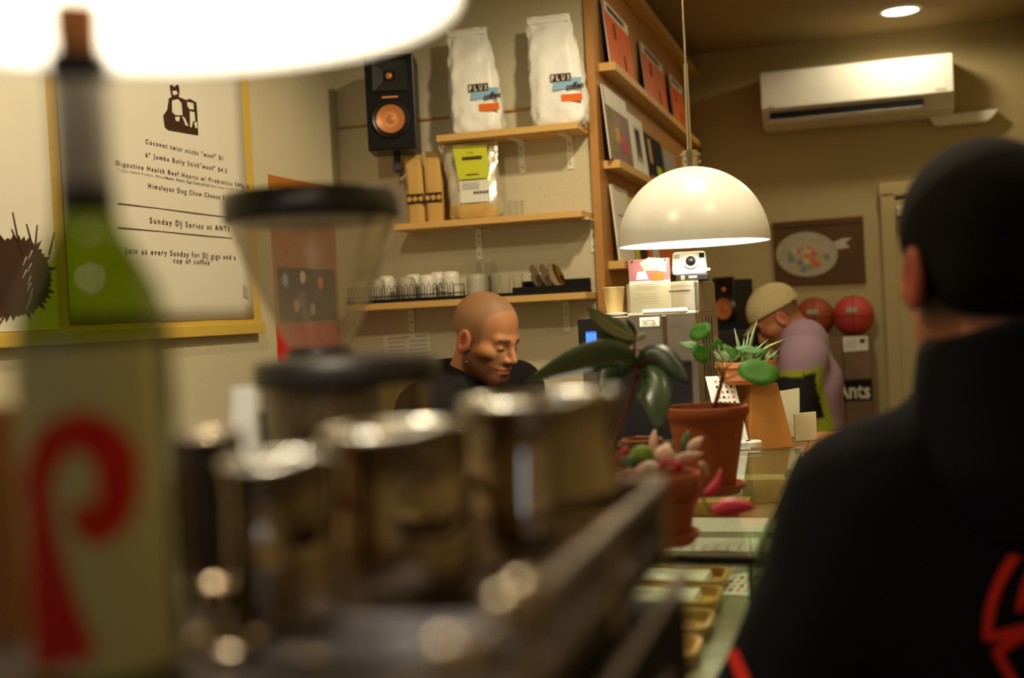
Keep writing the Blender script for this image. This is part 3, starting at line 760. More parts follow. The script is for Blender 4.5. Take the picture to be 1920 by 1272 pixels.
# kraft bags, silver bag, jar
for i, (px, lab) in enumerate(((788, 'kraft paper coffee bag under the speaker, left of the pair'), (822, 'kraft paper coffee bag touching the silver bag, right of the pair'))):
    p = hY(px - 3, 412, 3.83); t = thing('kraft_bag', lab, 'bag', (p.x, 3.83, z2_), (0, 0, .1), 'kraft coffee bags on the middle shelf')
    hh = .235 + .012 * i; w = .0315
    S = [(0, w * .9, .026, 0, 0), (.01, w, .03, 0, 0), (.09, w, .03, 0, 0), (.14, w * .98, .026, 0, -.002), (.19, w * .95, .015, 0, -.006), (hh - .02, w * .93, .005, 0, -.012), (hh, w * .93, .004, 0, -.014)]
    obj('pouch', loft(S, 28, .0012, i + 4, 4), m_kraft, t, smooth=45)
    obj('label_band', MB().box((0, -.0318, .085), (w * 1.9, .0012, .034)), m_ink, t)
    for k in range(3): obj('band_print', MB().lathe([(0, 0), (.009, 0)], 8, T=Matrix.Translation((-.02 + .02 * k, -.0326, .085)) @ Matrix.Rotation(PI / 2, 4, 'X')), m_kraft, t)
p = hY(892, 405, 3.82); t = thing('silver_bag', 'large silver pouch with a lime green label under the top shelf', 'bag', (p.x, 3.83, z2_), (0, 0, .06))
S = [(0, .080, .035, 0, .0), (.012, .09, .045, 0, 0), (.06, .093, .047, 0, 0), (.12, .090, .04, 0, -.004), (.18, .093, .028, 0, -.008), (.225, .098, .012, 0, -.013), (.252, .104, .004, 0, -.016), (.262, .105, .003, 0, -.017)]
S2 = []
for a, b in zip(S, S[1:]):
    for k in range(3): S2.append(tuple(a[i] + (b[i] - a[i]) * k / 3 for i in range(5)))
S2.append(S[-1])
obj('pouch', loft(S2, 40, .003, 12, 3), m_silver, t, smooth=50)
lb = obj('label', MB().prism([(-.045, 0), (.062, .0), (.055, .115), (-.065, .115)], (0, -.046, .135), (1, 0, 0), (0, .16, 1), (0, -.001, 0)), m_lime, t)
obj('info_label', MB().prism([(-.040, 0), (.062, 0), (.062, .075), (-.042, .075)], (0, -.052, .055), (1, 0, 0), (0, .08, 1), (0, -.001, 0)), m_card, t)
text('THE', m_ink, t, (-.015, -.033, .222), (1, 0, 0), (0, .16, 1), .008, .022); [obj('print_dot', MB().box((-.026 + .010 * k, -.0385, .207), (.008, .001, .011)), m_ink, t) for k in range(7)]
obj('print_line', MB().box((.004, -.0460, .150), (.045, .001, .004)), m_ink, t)
for k in range(5): obj('print_dot', MB().box((.012 + k * .011, -.0545, .088), (.007, .001, .007)), m_ink, t)
for k in range(3): obj('print_line', MB().box((.0, -.0540, .122 - k * .009), (.06, .001, .002)), m_ceramg, t)
obj('visible_beans', loft([(.004, .078, .040, -.004, 0), (.02, .088, .048, -.003, 0), (.05, .085, .049, -.002, 0), (.058, .06, .04, 0, 0)], 32, .004, 5, 3), m_kraft, t, smooth=50)
def tum(px, py, Yp, z, r, h, label, group=None, taper=1.0, m=None, name='drinking_glass', cat='glass'):
    p = hY(px, py, Yp)
    mb = MB().lathe([(0, .004), (r * .9 * taper, .004), (r * .93 * taper, .01), (r - .0015, h), (r, h), (r * taper, .0), (0, 0)], 24)
    o = solo(name, mb, m or m_glass, label, cat, None, group, smooth=40); o.location = (p.x, Yp, z); return o
tum(968, 395, 3.83, z2_, .026, .055, 'small clear glass jar at the right end of the middle shelf')

# mug rack
O = V(hY(900, 555, 3.83).x, 3.84, z3_)
rk = thing('drying_rack', 'long black drying rack and mat along the lowest shelf', 'rack', O)
xl_, xr_ = hY(650, 580, 3.77).x, XB - .05
obj('mat', MB().box(((xl_ + xr_) / 2, 3.845, z3_ + .006), (xr_ - xl_, .15, .012)), m_blackm, rk, off=O, bevel=.002)
xm = hY(960, 540, 3.77).x
obj('tray', MB().box(((xm + xr_) / 2, 3.90, z3_ + .03), (xr_ - xm, .02, .04)).box(((xm + xr_) / 2, 3.775, z3_ + .018), (xr_ - xm, .006, .02)), m_blackm, rk, off=O)
xe = hY(870, 540, 3.77).x
for zz in (.022, ):
    obj('rail', MB().tube([(xl_, 3.772, z3_ + zz), (xe, 3.772, z3_ + zz)], .0022, 6), m_blackm, rk, off=O)
k = 0; x = xl_ + .01
while x < xe - .045:
    obj('wire_loop', MB().tube([(x, 3.772, z3_ + .012), (x, 3.772, z3_ + .052), (x + .006, 3.772, z3_ + .060), (x + .012, 3.772, z3_ + .052), (x + .012, 3.772, z3_ + .012)], .0016, 6), m_blackm, rk, off=O)
    x += .021
obj('wire_loop', MB().tube([(xe - .04, 3.772, z3_ + .012), (xe - .04, 3.772, z3_ + .05), (xe, 3.772, z3_ + .05), (xe, 3.772, z3_ + .012)], .002, 6), m_blackm, rk, off=O)
def mug(px, label, m, r=.032, h=.075, handle=None, Yp=3.83, z=None):
    p = hY(px, 540, Yp); t = thing('mug', label, 'mug', (p.x, Yp, (z3_ + .0135) if z is None else z), group='upturned mugs on the black rack')
    obj('cup', MB().lathe([(r * 1.0, 0), (r, h * .75), (r * .9, h * .95), (r * .7, h), (r * .66, h - .004), (0, h - .004)], 32), m, t, smooth=50)
    if handle is not None:
        a = handle; c, s = math.cos(a), math.sin(a)
        obj('handle', MB().tube([(c * (r - .002), s * (r - .002), h * .22), (c * (r + .018), s * (r + .018), h * .25), (c * (r + .024), s * (r + .024), h * .5), (c * (r + .018), s * (r + .018), h * .72), (c * (r - .002), s * (r - .002), h * .76)], .0045, 8), m, t, smooth=True)
    return t
mug(705, 'grey mug seen through the edge of the clear hopper', m_ceramg)
mug(762, 'grey mug second from the left in the black rack', m_ceramg, .034)
mug(802, 'white mug between the grey mug and the one with a handle', m_ceramic, .030, .078)
mug(846, 'white mug turned so its handle shows on the left', m_ceramic, .031, .084, handle=math.radians(235))
mug(725, 'white mug at the back, behind the two grey ones', m_ceramic, .030, .085, Yp=3.895)
mug(776, 'cream mug at the back, half hidden behind the white one', m_ceramic, .030, .085, Yp=3.895)
mug(822, 'white mug at the back beside the one with a handle', m_ceramic, .030, .088, Yp=3.895)
mug(893, 'straight grey cup standing at the end of the wire rack', m_ceramg, .032, .070, Yp=3.81, z=z3_ + .0125)
tum(912, 530, 3.885, z3_ + .0125, .032, .115, 'tall upturned glass jar behind the straight grey cup', None, 1.0)
for i, (px, lab) in enumerate(((926, 'short glass next to the straight grey cup'), (948, 'short glass in the middle of the row of three'), (972, 'short glass closest to the upright plates'))):
    tum(px, 545, 3.82, z3_ + .0125, .021, .062, lab, 'short glasses on the black mat', .85)
for i, (px, lab) in enumerate(((1002, 'plate on edge at the left of the three plates'), (1020, 'plate on edge between the other two plates'), (1040, 'shiny plate on edge at the right, showing its face'))):
    p = hY(px, 520, 3.85); T = Matrix.Rotation(math.radians(-18), 4, 'Y') @ Matrix.Rotation(math.radians(90), 4, 'Y')
    T = Matrix.Rotation(math.radians(-6 - 14 * (i == 2)), 4, 'Z') @ Matrix.Rotation(math.radians(72), 4, 'Y')
    mb = MB().lathe([(0, 0), (.028, 0), (.044, .008), (.045, .009), (.044, .0105), (.027, .003), (0, .003)], 40, T=Matrix.Translation((0, 0, .045)) @ T)
    o = solo('saucer', mb, m_chrome if i == 2 else mat('brown_glaze', (.20, .13, .07), .25), lab, 'plate', None, 'plates on edge in the black rack', smooth=50); o.location = (p.x, 3.84, z3_ + .0135)
#%%P3
# ------------------------------------------------------------------ counters and glass case
GZ, DZ = 1.171, 1.055
CXL, CXR = -.72, -.165
m_dark = wood('dark_counter', (.035, .022, .015), (.055, .035, .022), (2, 8, 2), .35)
m_top = mat('worktop', (.16, .12, .08), .3, noise=(20, .2))
O = V(-.43, .5, 0)
ct = thing('service_counter', 'dark counter carrying the coffee machine and grinders', 'counter', O)
obj('carcass', MB().box((-.50, .45, .455), (.68, 1.9, .91)), m_dark, ct, off=O, bevel=.004)
obj('worktop', MB().box((-.495, .45, .93), (.71, 1.94, .04)), m_top, ct, off=O, bevel=.004)
O = V((CXL + CXR) / 2, 2.1, 0)
cs = thing('display_case', 'low glass display case running along the counter towards the ovens', 'display case', O)
obj('base', MB().box(((CXL + CXR) / 2, 2.155, (DZ - .02) / 2), (CXR - CXL, 1.43, DZ - .02)), m_dark, cs, off=O, bevel=.003)
obj('deck', MB().box(((CXL + CXR) / 2, 2.155, DZ - .01), (CXR - CXL, 1.43, .02)), mat('case_deck', (.26, .27, .16), .25, noise=(8, .15)), cs, off=O)
YG0, YG1 = 1.638, 2.865
obj('glass_top', MB().box(((CXL + CXR) / 2, (YG0 + YG1) / 2, GZ - .003), (CXR - CXL, YG1 - YG0, .006)), m_green, cs, off=O)
obj('side_pane', MB().box((CXR - .003, (YG0 + YG1) / 2, (DZ + GZ) / 2 - .003), (.006, YG1 - YG0 - .004, GZ - DZ - .008)), m_side, cs, off=O)
obj('front_pane', MB().box(((CXL + CXR) / 2, YG0 + .003, (DZ + GZ) / 2 + .010), (CXR - CXL - .014, .005, GZ - DZ - .036)), m_green, cs, off=O)
obj('back_panel', MB().box(((CXL + CXR) / 2, YG1 - .004, (DZ + GZ) / 2 - .003), (CXR - CXL - .014, .008, GZ - DZ - .008)), mat('pale_back_board', (.46, .45, .30), .6), cs, off=O)
e = obj('edge_trim', MB().box(((CXL + CXR) / 2, YG0 - .003, GZ - .005), (CXR - CXL + .004, .005, .012)), m_blackm, cs, off=O)
obj('edge_trim', MB().box((CXR + .002, (YG0 + YG1) / 2, GZ - .003), (.004, YG1 - YG0, .008)), m_edge, cs, off=O)
obj('edge_trim', MB().box(((CXL + CXR) / 2, YG1 + .002, GZ - .003), (CXR - CXL, .003, .006)), m_edge, cs, off=O)
obj('corner_post', MB().box((CXR - .004, YG0 - .003, (DZ + GZ) / 2 - .006), (.008, .006, GZ - DZ - .012)), m_edge, cs, off=O)
# things inside the case
def lying(name, label, cat, px, py, z, w, d, h, m, rz=0, group=None, deco=None):
    p = hZ(px, py, z); o = thing(name, label, cat, (p.x, p.y, z), (0, 0, rz), group)
    obj('sheet' if h < .01 else 'box_body', MB().box((0, 0, h / 2), (w, d, h)), m, o, bevel=.0008 if h > .01 else 0)
    for (a, b, ww, dd, mm) in deco or []: obj('print_line', MB().box((a, b, h + .0004), (ww, dd, .0006)), mm, o)
    return o
lying('price_list', 'white sheet of fine writing just inside the near edge of the glass case', 'sheet', 1335, 1022, DZ + .001, .30, .13, .001, m_card, 0, None, [(-.12 + .022 * k, -.03, .004, .055, m_ceramg) for k in range(12)])
lying('card_sheet', 'plain pale sheet in the middle of the glass case', 'sheet', 1370, 985, DZ + .001, .30, .16, .001, m_card, 0)
lying('kraft_box', 'flat tan box under the glass beside the magenta leaf', 'box', 1352, 962, DZ + .001, .13, .08, .03, m_kraft, 0)
lying('cream_box', 'cream box under the glass near the far right corner', 'box', 1425, 938, DZ + .001, .12, .09, .055, mat('cream_box', (.66, .58, .28), .7), .12)
lying('white_box', 'taller pale box at the far end under the glass', 'box', 1440, 922, DZ + .001, .13, .05, .085, m_paper, 0)
for i, (px, lab) in enumerate(((1398, 'white-lidded jar behind the big pot, left of two'), (1416, 'white-lidded jar behind the glass case corner, right of two'))):
    p = hZ(px, 845 - i * 5, 1.151)
    t = thing('lidded_jar', lab, 'jar', (W(px, 832, 2.95).x, 2.93 + .0 * i, 1.1515)); obj('jar_body', MB().lathe([(0, 0), (.019, 0), (.019, .018), (0, .018)], 24), m_glass, t, smooth=40)
    obj('lid', MB().lathe([(0, .018), (.022, .018), (.022, .03), (.019, .033), (0, .033)], 24), m_white, t, smooth=40)
# wooden trays with cards
m_tray = wood('tray_wood', (.50, .30, .07), (.60, .38, .10), (20, 2, 2), .45)
def rrect(hx, hy, r, n=6):
    out = []
    for cx, cy, a0 in ((hx - r, hy - r, 0), (-hx + r, hy - r, 90), (-hx + r, -hy + r, 180), (hx - r, -hy + r, 270)):
        for k in range(n + 1): a = math.radians(a0 + 90 * k / n); out.append((cx + r * math.cos(a), cy + r * math.sin(a)))
    return out
def tray(xr, yc, ly, label, rz=0):
    lx = .26; O = V(xr - lx / 2, yc, DZ + .0005); t = thing('wooden_tray', label, 'tray', O, (0, 0, rz), 'wooden card trays in a row')
    hx, hy = lx / 2, ly / 2; h = .020; loops = [rrect(hx - .006, hy - .006, .02), rrect(hx, hy, .025), rrect(hx - .007, hy - .007, .02), rrect(hx - .010, hy - .010, .018)]
    zs = [0, h, h, .005]; vs = []; n = len(loops[0])
    for l, z in zip(loops, zs): vs += [(x, y, z) for x, y in l]
    fs = [(j * n + k, j * n + (k + 1) % n, (j + 1) * n + (k + 1) % n, (j + 1) * n + k) for j in range(3) for k in range(n)] + [tuple(range(n))[::-1], tuple(3 * n + k for k in range(n))]
    obj('tray_body', MB().add(vs, fs), m_tray, t, smooth=30)
    return O
tp = []
for i, (px, py, ly, lab) in enumerate(((1364, 1078, .118, 'wooden tray of cards farthest from the viewer in the row'), (1352, 1115, .118, 'second wooden tray of cards from the far end'), (1336, 1162, .112, 'third wooden tray of cards, its pale wood end bare'), (1312, 1212, .108, 'wooden tray nearest the viewer, cut off by the coffee machine'))):
    p = hZ(px, py, DZ + .02); tp.append(p)
    O = tray(p.x, p.y, ly, lab)
    back = (.030, .035, .065, .085)[i]
    c = thing('card_stack', ('stack of white cards in the farthest wooden tray', 'stack of white cards in the second wooden tray', 'stack of white cards in the third wooden tray', 'stack of white cards in the nearest wooden tray')[i], 'cards', (O.x + .13 - back - (.22 - back) / 2, O.y, DZ + .0065), (0, 0, 0), 'card stacks in the wooden trays')
    for k in range(4): obj('card', MB().box((-.001 * k, .001 * k, .0018 + .003 * k), (.22 - back, ly - .034, .0025)), m_card, c)
# sheet seen beside the trays
lying('product_sheet', 'printed sheet with small coloured marks beside the wooden trays', 'sheet', 1388, 1090, DZ + .001, .07, .20, .001, m_card, -.1, None, [(-.025 + .012 * (k % 5), -.07 + .03 * (k // 5), .006, .018, (m_orange, m_ceramg, m_ink)[k % 3]) for k in range(20)])

# ------------------------------------------------------------------ back counter, oven, obelisk, cards
O = V(-.44, 3.2, 0)
b2 = thing('rear_counter', 'counter block behind the glass case under the steel oven', 'counter', O)
obj('carcass', MB().box((-.443, 3.24, .565), (.555, .70, 1.13)), m_dark, b2, off=O)
obj('worktop', MB().box((-.443, 3.24, 1.14), (.565, .72, .02)), mat('brown_top', (.20, .10, .05), .5), b2, off=O, bevel=.002)
YO = 2.98
xo0, xo1 = hY(1086, 640, YO).x, hY(1306, 640, YO).x; zo = hY(1200, 592, YO).z; zp = hY(1230, 678, YO).z
O = V((xo0 + xo1) / 2, YO + .22, 1.151)
ov = thing('counter_oven', 'brushed steel countertop oven with a small blue display', 'oven', O)
xm_ = (xo0 + xo1) / 2; ow = xo1 - xo0
obj('body', MB().box((xm_, YO + .24, (1.165 + zo) / 2), (ow, .44, zo - 1.165)), m_steel, ov, off=O, bevel=.003)
obj('front_panel', MB().box((xm_ + .03, YO + .008, (zp + zo) / 2), (ow - .06, .016, zo - zp)), m_steel, ov, off=O, bevel=.002)
obj('control_panel', MB().box((xo0 + .045, YO - .002, zo - .07), (.088, .02, .14)), m_black, ov, off=O, bevel=.002)
p0, p1 = hY(1098, 622, YO - .013), hY(1120, 668, YO - .013)
ds = obj('display', MB().box(((p0.x + p1.x) / 2, YO - .0125, (p0.z + p1.z) / 2), (p1.x - p0.x, .001, p0.z - p1.z)), emis('blue_display', (.02, .07, .95), 1.0), ov, off=O)
obj('display_header', MB().box(((p0.x + p1.x) / 2, YO - .0135, p0.z - .018), (p1.x - p0.x, .001, .028)), emis('blue_display_light', (.05, .20, 1.0), 1.1), ov, off=O)
obj('door_glass', MB().box((xm_ + .02, YO + .012, (1.18 + zp) / 2), (ow - .08, .010, zp - 1.19)), m_black, ov, off=O)
hp = hY(1246, 630, YO - .01)
obj('panel_seam', MB().box((hp.x, YO - .004, (zp + zo) / 2), (.012, .008, zo - zp - .004)), m_chrome, ov, off=O, bevel=.002)
bd0, bd1 = hY(1199, 596, YO), hY(1237, 612, YO)
bdg = obj('badge', MB().box(((bd0.x + bd1.x) / 2, YO - .002, (bd0.z + bd1.z) / 2), (bd1.x - bd0.x, .004, bd0.z - bd1.z)), m_ceramic, ov, off=O, bevel=.0008)
text('XTS', m_ceramg, ov, (bd0.x + .008, YO - .0045, bd1.z + .005), (1, 0, 0), (0, 0, 1), .013, .034, off=O, bold=.02)
for sx in (-.12, .12):
    for sy in (.06, .40): obj('foot', MB().cyl((xm_ + sx, YO + sy, 1.151), (xm_ + sx, YO + sy, 1.166), .015), m_black, ov, off=O)
for k in range(8): obj('vent_slot', MB().box((xo1 + .0006, YO + .10 + .03 * k, (1.20 + zo) / 2 + .03), (.0015, .008, .22)), m_blackm if k % 2 else m_steel, ov, off=O)
# steel box on oven
YU = 3.07; xu0 = hY(1253, 560, YU).x; zu = hY(1330, 525, YU).z
O = V((xu0 + xo1) / 2, YU + .17, zo + .0005)
ub = thing('steel_box', 'squat brushed steel unit on top of the oven under the white camera', 'box', O)
obj('body', MB().box(((xu0 + xo1) / 2, YU + .17, (zo + zu) / 2), (xo1 - xu0 + .0, .34, zu - zo)), m_steel, ub, off=O, bevel=.003)
obj('lid_seam', MB().box(((xu0 + xo1) / 2, YU - .001, zu - .012), (xo1 - xu0 - .01, .002, .002)), m_blackm, ub, off=O)
# acrylic tip box
YA = YO - .005; xa0, xa1 = hY(1177, 590, YA).x, hY(1304, 585, YA).x; zA = hY(1270, 528, YA).z
O = V((xa0 + xa1) / 2, YA + .03, zo)
O.z = zo + .0005
ab = thing('acrylic_box', 'clear acrylic slot box on the front edge of the oven', 'box', O)
mb = MB(); w_, h_ = xa1 - xa0, zA - zo
obj('front_sheet', MB().box((0, -.028, h_ / 2), (w_, .003, h_)), glass('acrylic', (.95, .93, .85), .05, (.8, .7, .5), .12), ab)
obj('back_sheet', MB().box((0, .028, h_ / 2), (w_, .003, h_)), m_glass, ab)
for s in (-1, 1): obj('side_sheet', MB().box((s * (w_ / 2 - .0015), 0, h_ / 2), (.003, .053, h_)), m_glass, ab)
obj('base_sheet', MB().box((0, 0, .0035), (w_, .06, .006)), glass('acrylic_base', (.95, .95, .9), .1, (.9, .9, .8), .6), ab)
obj('slot', MB().box((.048, -.0300, h_ * .70), (.055, .0012, .003)), m_ink, ab)
# sign in holder
s0, s1_ = hY(1175, 575, YA - .04), hY(1249, 487, YA - .04)
O = V((s0.x + s1_.x) / 2, YA - .012, zo + .0005)
hh = s1_.z - zo; ww = s1_.x - s0.x
sg = thing('sign_holder', 'pink and white card in an acrylic holder under the pendant lamp', 'sign', (O.x, YA + .010, zo + .0068))
obj('card', MB().box((0, 0, hh / 2), (ww, .0015, hh)), m_card, sg)
obj('holder', MB().box((0, -.0025, hh / 2), (ww + .004, .0015, hh + .004)), m_glass, sg)
pk = mat('dusky_pink_print', (.50, .20, .22), .7, noise=(14, .2))
obj('pink_print', MB().box((0, -.0011, hh * .80), (ww, .0006, hh * .40)), pk, sg)
obj('print_shape', MB().prism([(0, 0), (.03, .0), (.055, -.006), (.058, .028), (.012, .034), (-.012, .02)], (-.012, -.0016, hh * .78), (1, 0, 0), (0, 0, 1), (0, -.0004, 0)), mat('cream_print', (.72, .70, .42), .7), sg)
obj('print_shape', MB().prism([(-.005, 0), (.028, 0), (.02, .022), (.0, .02)], (-.03, -.0018, hh * .62), (1, 0, 0), (0, 0, 1), (0, -.0004, 0)), m_card, sg)
obj('orange_print', MB().box((ww * .20, -.0022, hh * .665), (ww * .30, .0006, hh * .14)), m_orange, sg)
for k in range(9):
    if k in (3, ): continue
    obj('print_line', MB().box((-.008 + .003 * (k % 2), -.0016, hh * (.53 - .045 * k)), (ww * (.62 - .08 * (k % 3)), .0006, .0022)), m_ceramg, sg)
for s in (-1, 1): obj('stud', MB().cyl((s * ww * .40, -.0028, hh * .96), (s * ww * .40, -.0045, hh * .96), .0022), m_chrome, sg)
p = hY(1248, 568, YA - .045)
mk = thing('marker_pen', 'white marker pen lying in front of the acrylic box', 'pen', (hY(1246, 570, YA - .033).x, YA - .036, hY(1246, 570, YA - .033).z))
mk.location.z = zo + .0085
obj('barrel', MB().cyl((-.055, 0, 0), (.035, 0, 0), .0062), m_card, mk, smooth=40); obj('cap', MB().tube([(.035, 0, 0), (.052, 0, 0), (.058, 0, 0)], [.0072, .0072, .004], 16), m_white, mk, smooth=40)
# bamboo ledge in front holding cup, sprig
ld = solo('plate_stack', MB().lathe([(0, 0), (.05, 0), (.060, .006), (.060, .010), (0, .010)], 32), m_ceramic, 'pale round plate under the kraft paper cup', 'plate', None, smooth=40)
pc = hY(1151, 580, YO + .05); ld.location = (pc.x, YO + .06, zo + .0005)
cup = thing('paper_cup', 'kraft paper cup standing left of the pink and white card', 'cup', (pc.x, YO + .06, zo + .011))
obj('cup_wall', MB().lathe([(0, 0), (.0215, 0), (.0285, .064), (.0300, .0655), (.0285, .067), (.027, .064), (.020, .004), (0, .004)], 32), mat('kraft_cup', (.72, .52, .24), .7), cup, smooth=50)
# instant camera
cp = hY(1292, 523, YU + .03)
ic = thing('instant_camera', 'white instant camera with black base on the steel unit', 'camera', (cp.x, YU + .05, zu + .0006), (0, 0, .12))
obj('body', MB().prism([(-.044, .0), (.044, 0), (.046, .012), (.043, .055), (.038, .060), (-.038, .060), (-.043, .055), (-.046, .012)], (0, -.02, .018), (1, 0, 0), (0, 0, 1), (0, .055, 0)), m_white, ic, bevel=.004)
obj('base', MB().box((.006, 0, .009), (.088, .075, .018)), m_black, ic, bevel=.003)
T = Matrix.Translation((.004, -.022, .052)) @ Matrix.Rotation(PI / 2, 4, 'X')
lens = obj('lens_ring', MB().lathe([(.019, 0), (.019, .006), (.013, .008), (.013, 0)], 32, T=T), m_white, ic, smooth=40)
obj('lens', MB().lathe([(.013, .006), (.006, .009), (0, .0095)], 32, T=T), m_black, ic, smooth=60)
obj('viewfinder', MB().box((.033, -.0215, .066), (.013, .003, .012)), m_blackm, ic); obj('flash', MB().box((-.032, -.0215, .066), (.014, .003, .010)), m_ceramg, ic)
obj('lever', MB().box((.048, -.016, .028), (.012, .012, .008)), m_white, ic, bevel=.002)
for k, m in enumerate((m_blue, m_lime, m_orange)): obj('stripe', MB().box((-.018, -.0385, .0045 + .004 * (2 - k)), (.010, .001, .004)), m, ic)
obj('name_plate', MB().box((.008, -.0385, .010), (.022, .001, .006)), m_ceramg, ic)
# obelisk stand, succulent bowl
m_ob = wood('orange_wood', (.36, .14, .03), (.44, .19, .04), (3, 3, 14), .5)
oc = W(1424, 790, 3.03); ozt = W(1424, 718, 3.03).z
O = V(oc.x, 3.075, 1.151)
ot = thing('wooden_plinth', 'tapered orange-brown wooden plinth holding the succulent bowl', 'plinth', O, (0, 0, math.radians(32)))
hpl = ozt - 1.151
obj('plinth_body', MB().box((0, 0, hpl / 2), (.125, .125, hpl), taper=(.60, .60)), m_ob, ot, bevel=.002)
O2 = V(oc.x - .028, 3.055, ozt + .0006)
bw = thing('succulent_planter', 'terracotta bowl of spiky succulents on the wooden plinth', 'plant', O2)
obj('bowl', MB().lathe([(0, 0), (.055, 0), (.070, .012), (.073, .042), (.077, .044), (.077, .058), (.070, .058), (.068, .050), (0, .050)], 48), m_terra2, bw, smooth=45)
obj('soil', MB().lathe([(0, .051), (.068, .051)], 24), m_soil, bw)
rnd = random.Random(5)
def spike(base, tip, r, m, parent, n=6):
    base, tip = Vector(base), Vector(tip); mid = (base + tip) / 2 + V(0, 0, (tip - base).length * .08)
    return obj('leaf', MB().tube([base, mid, tip], [r, r * .75, r * .08], n), m, parent, smooth=True)
for k in range(90):
    a = rnd.random() * 2 * PI; q = rnd.random() ** .5 * .062; l = .022 + rnd.random() * .024
    b = V(q * math.cos(a), q * math.sin(a), .050); spike(b, b + V(math.cos(a) * l * .7, math.sin(a) * l * .7, l * (.5 + rnd.random() * .7)), .0036, m_succ, bw)
for a, l, e in ((2.2, .075, 1.1), (.9, .085, 1.2), (.15, .085, .55), (1.8, .05, 1.2), (.5, .06, .8), (2.8, .05, .7), (1.3, .06, 1.3)):
    spike((.01 * math.cos(a), -.02, .052), (.01 + l * 1.35 * math.cos(a) * math.cos(e) * 1.1, -.03, .055 + l * 1.35 * math.sin(e)), .0062, m_succ, bw)
# leaning price board and card stands
def quad(name, pts, t, m, parent, off):
    pts = [Vector(p) for p in pts]; n = (pts[1] - pts[0]).cross(pts[3] - pts[0]).normalized() * t
    return obj(name, MB().add(pts + [p + n for p in pts], [(3, 2, 1, 0), (4, 5, 6, 7), (0, 1, 5, 4), (1, 2, 6, 5), (2, 3, 7, 6), (3, 0, 4, 7)]), m, parent, off=off)
q = [W(1356, 826, 2.94), W(1407, 824, 2.94), W(1374, 705, 3.0), W(1322, 707, 3.0)]
dz = 1.152 - min(v.z for v in q[:2]); q = [v + V(0, 0, 0) for v in q]
O = V(q[0].x, q[0].y, 1.151); q[0].z = 1.152; q[1].z = 1.152
lb = thing('price_board', 'leaning white price board with coloured marks behind the big pot', 'board', O)
quad('board', q, .003, m_card, lb, O)
def lerp2(u, v): return q[0].lerp(q[1], u).lerp(q[3].lerp(q[2], u), v)
for i in range(4):
    for k in range(5):
        c0 = lerp2(.28 + .17 * i, .94 - .07 * k); c1 = lerp2(.36 + .17 * i, .94 - .07 * k); c2 = lerp2(.36 + .17 * i, .91 - .07 * k); c3 = lerp2(.28 + .17 * i, .91 - .07 * k)
        nn = (q[1] - q[0]).cross(q[3] - q[0]).normalized() * (.0034)
        quad('print_mark', [c3 + nn, c2 + nn, c1 + nn, c0 + nn], .0006, (m_orange, m_ink, m_ceramg)[(i + k) % 3], lb, O)
for lab, pts, d in (('tall cream card standing right of the wooden plinth', ((1462, 830), (1498, 828), (1497, 728), (1460, 734)), 3.22), ('lower cream card standing in front of the lilac sweater', ((1490, 835), (1530, 832), (1528, 772), (1488, 776)), 3.12)):
    q_ = [W(x, y, d) for x, y in pts]; z0 = min(v.z for v in q_[:2])
    for v in q_[:2]: v.z = 1.1515
    q_ = [v for v in q_]; O = V(q_[0].x, q_[0].y, 1.151)
    dx = max(0, max(v.x for v in q_) + .168) if False else 0
    t = thing('card_stand', lab, 'card', O); quad('card', q_, .012, mat('cream_card', (.56, .52, .34), .7), t, O)
# small counter block under those cards (customer side ledge)
O = V(-.085, 3.2, 0)
obj('side_ledge', MB().box((-.09, 3.2, 1.14), (.14, .44, .02)), m_ob, b2, off=V(-.44, 3.2, 0), bevel=.002)
obj('side_panel', MB().box((-.09, 3.2, .565), (.12, .40, 1.13)), m_dark, b2, off=V(-.44, 3.2, 0))
# dark tall cabinet and second speaker beyond
O = V(-.60, 5.40, 0)
zc2 = W(1370, 606, 5.2).z
dc = thing('black_cabinet', 'black cabinet beyond the oven, under the second loudspeaker', 'cabinet', O)
obj('carcass', MB().box((-.62, 5.40, zc2 / 2), (.32, .42, zc2)), m_blackm, dc, off=O, bevel=.003)
obj('drawer_front', MB().box((-.62, 5.185, zc2 - .12), (.30, .012, .18)), m_black, dc, off=O, bevel=.003)
obj('drawer_front', MB().box((-.62, 5.185, zc2 - .33), (.30, .012, .2)), m_black, dc, off=O, bevel=.003)
p = W(1377, 600, 5.30); speaker((p.x, p.y, zc2 + .004), math.radians(-32), 'second loudspeaker with a glowing copper cone behind the oven', .13, .19, .12)

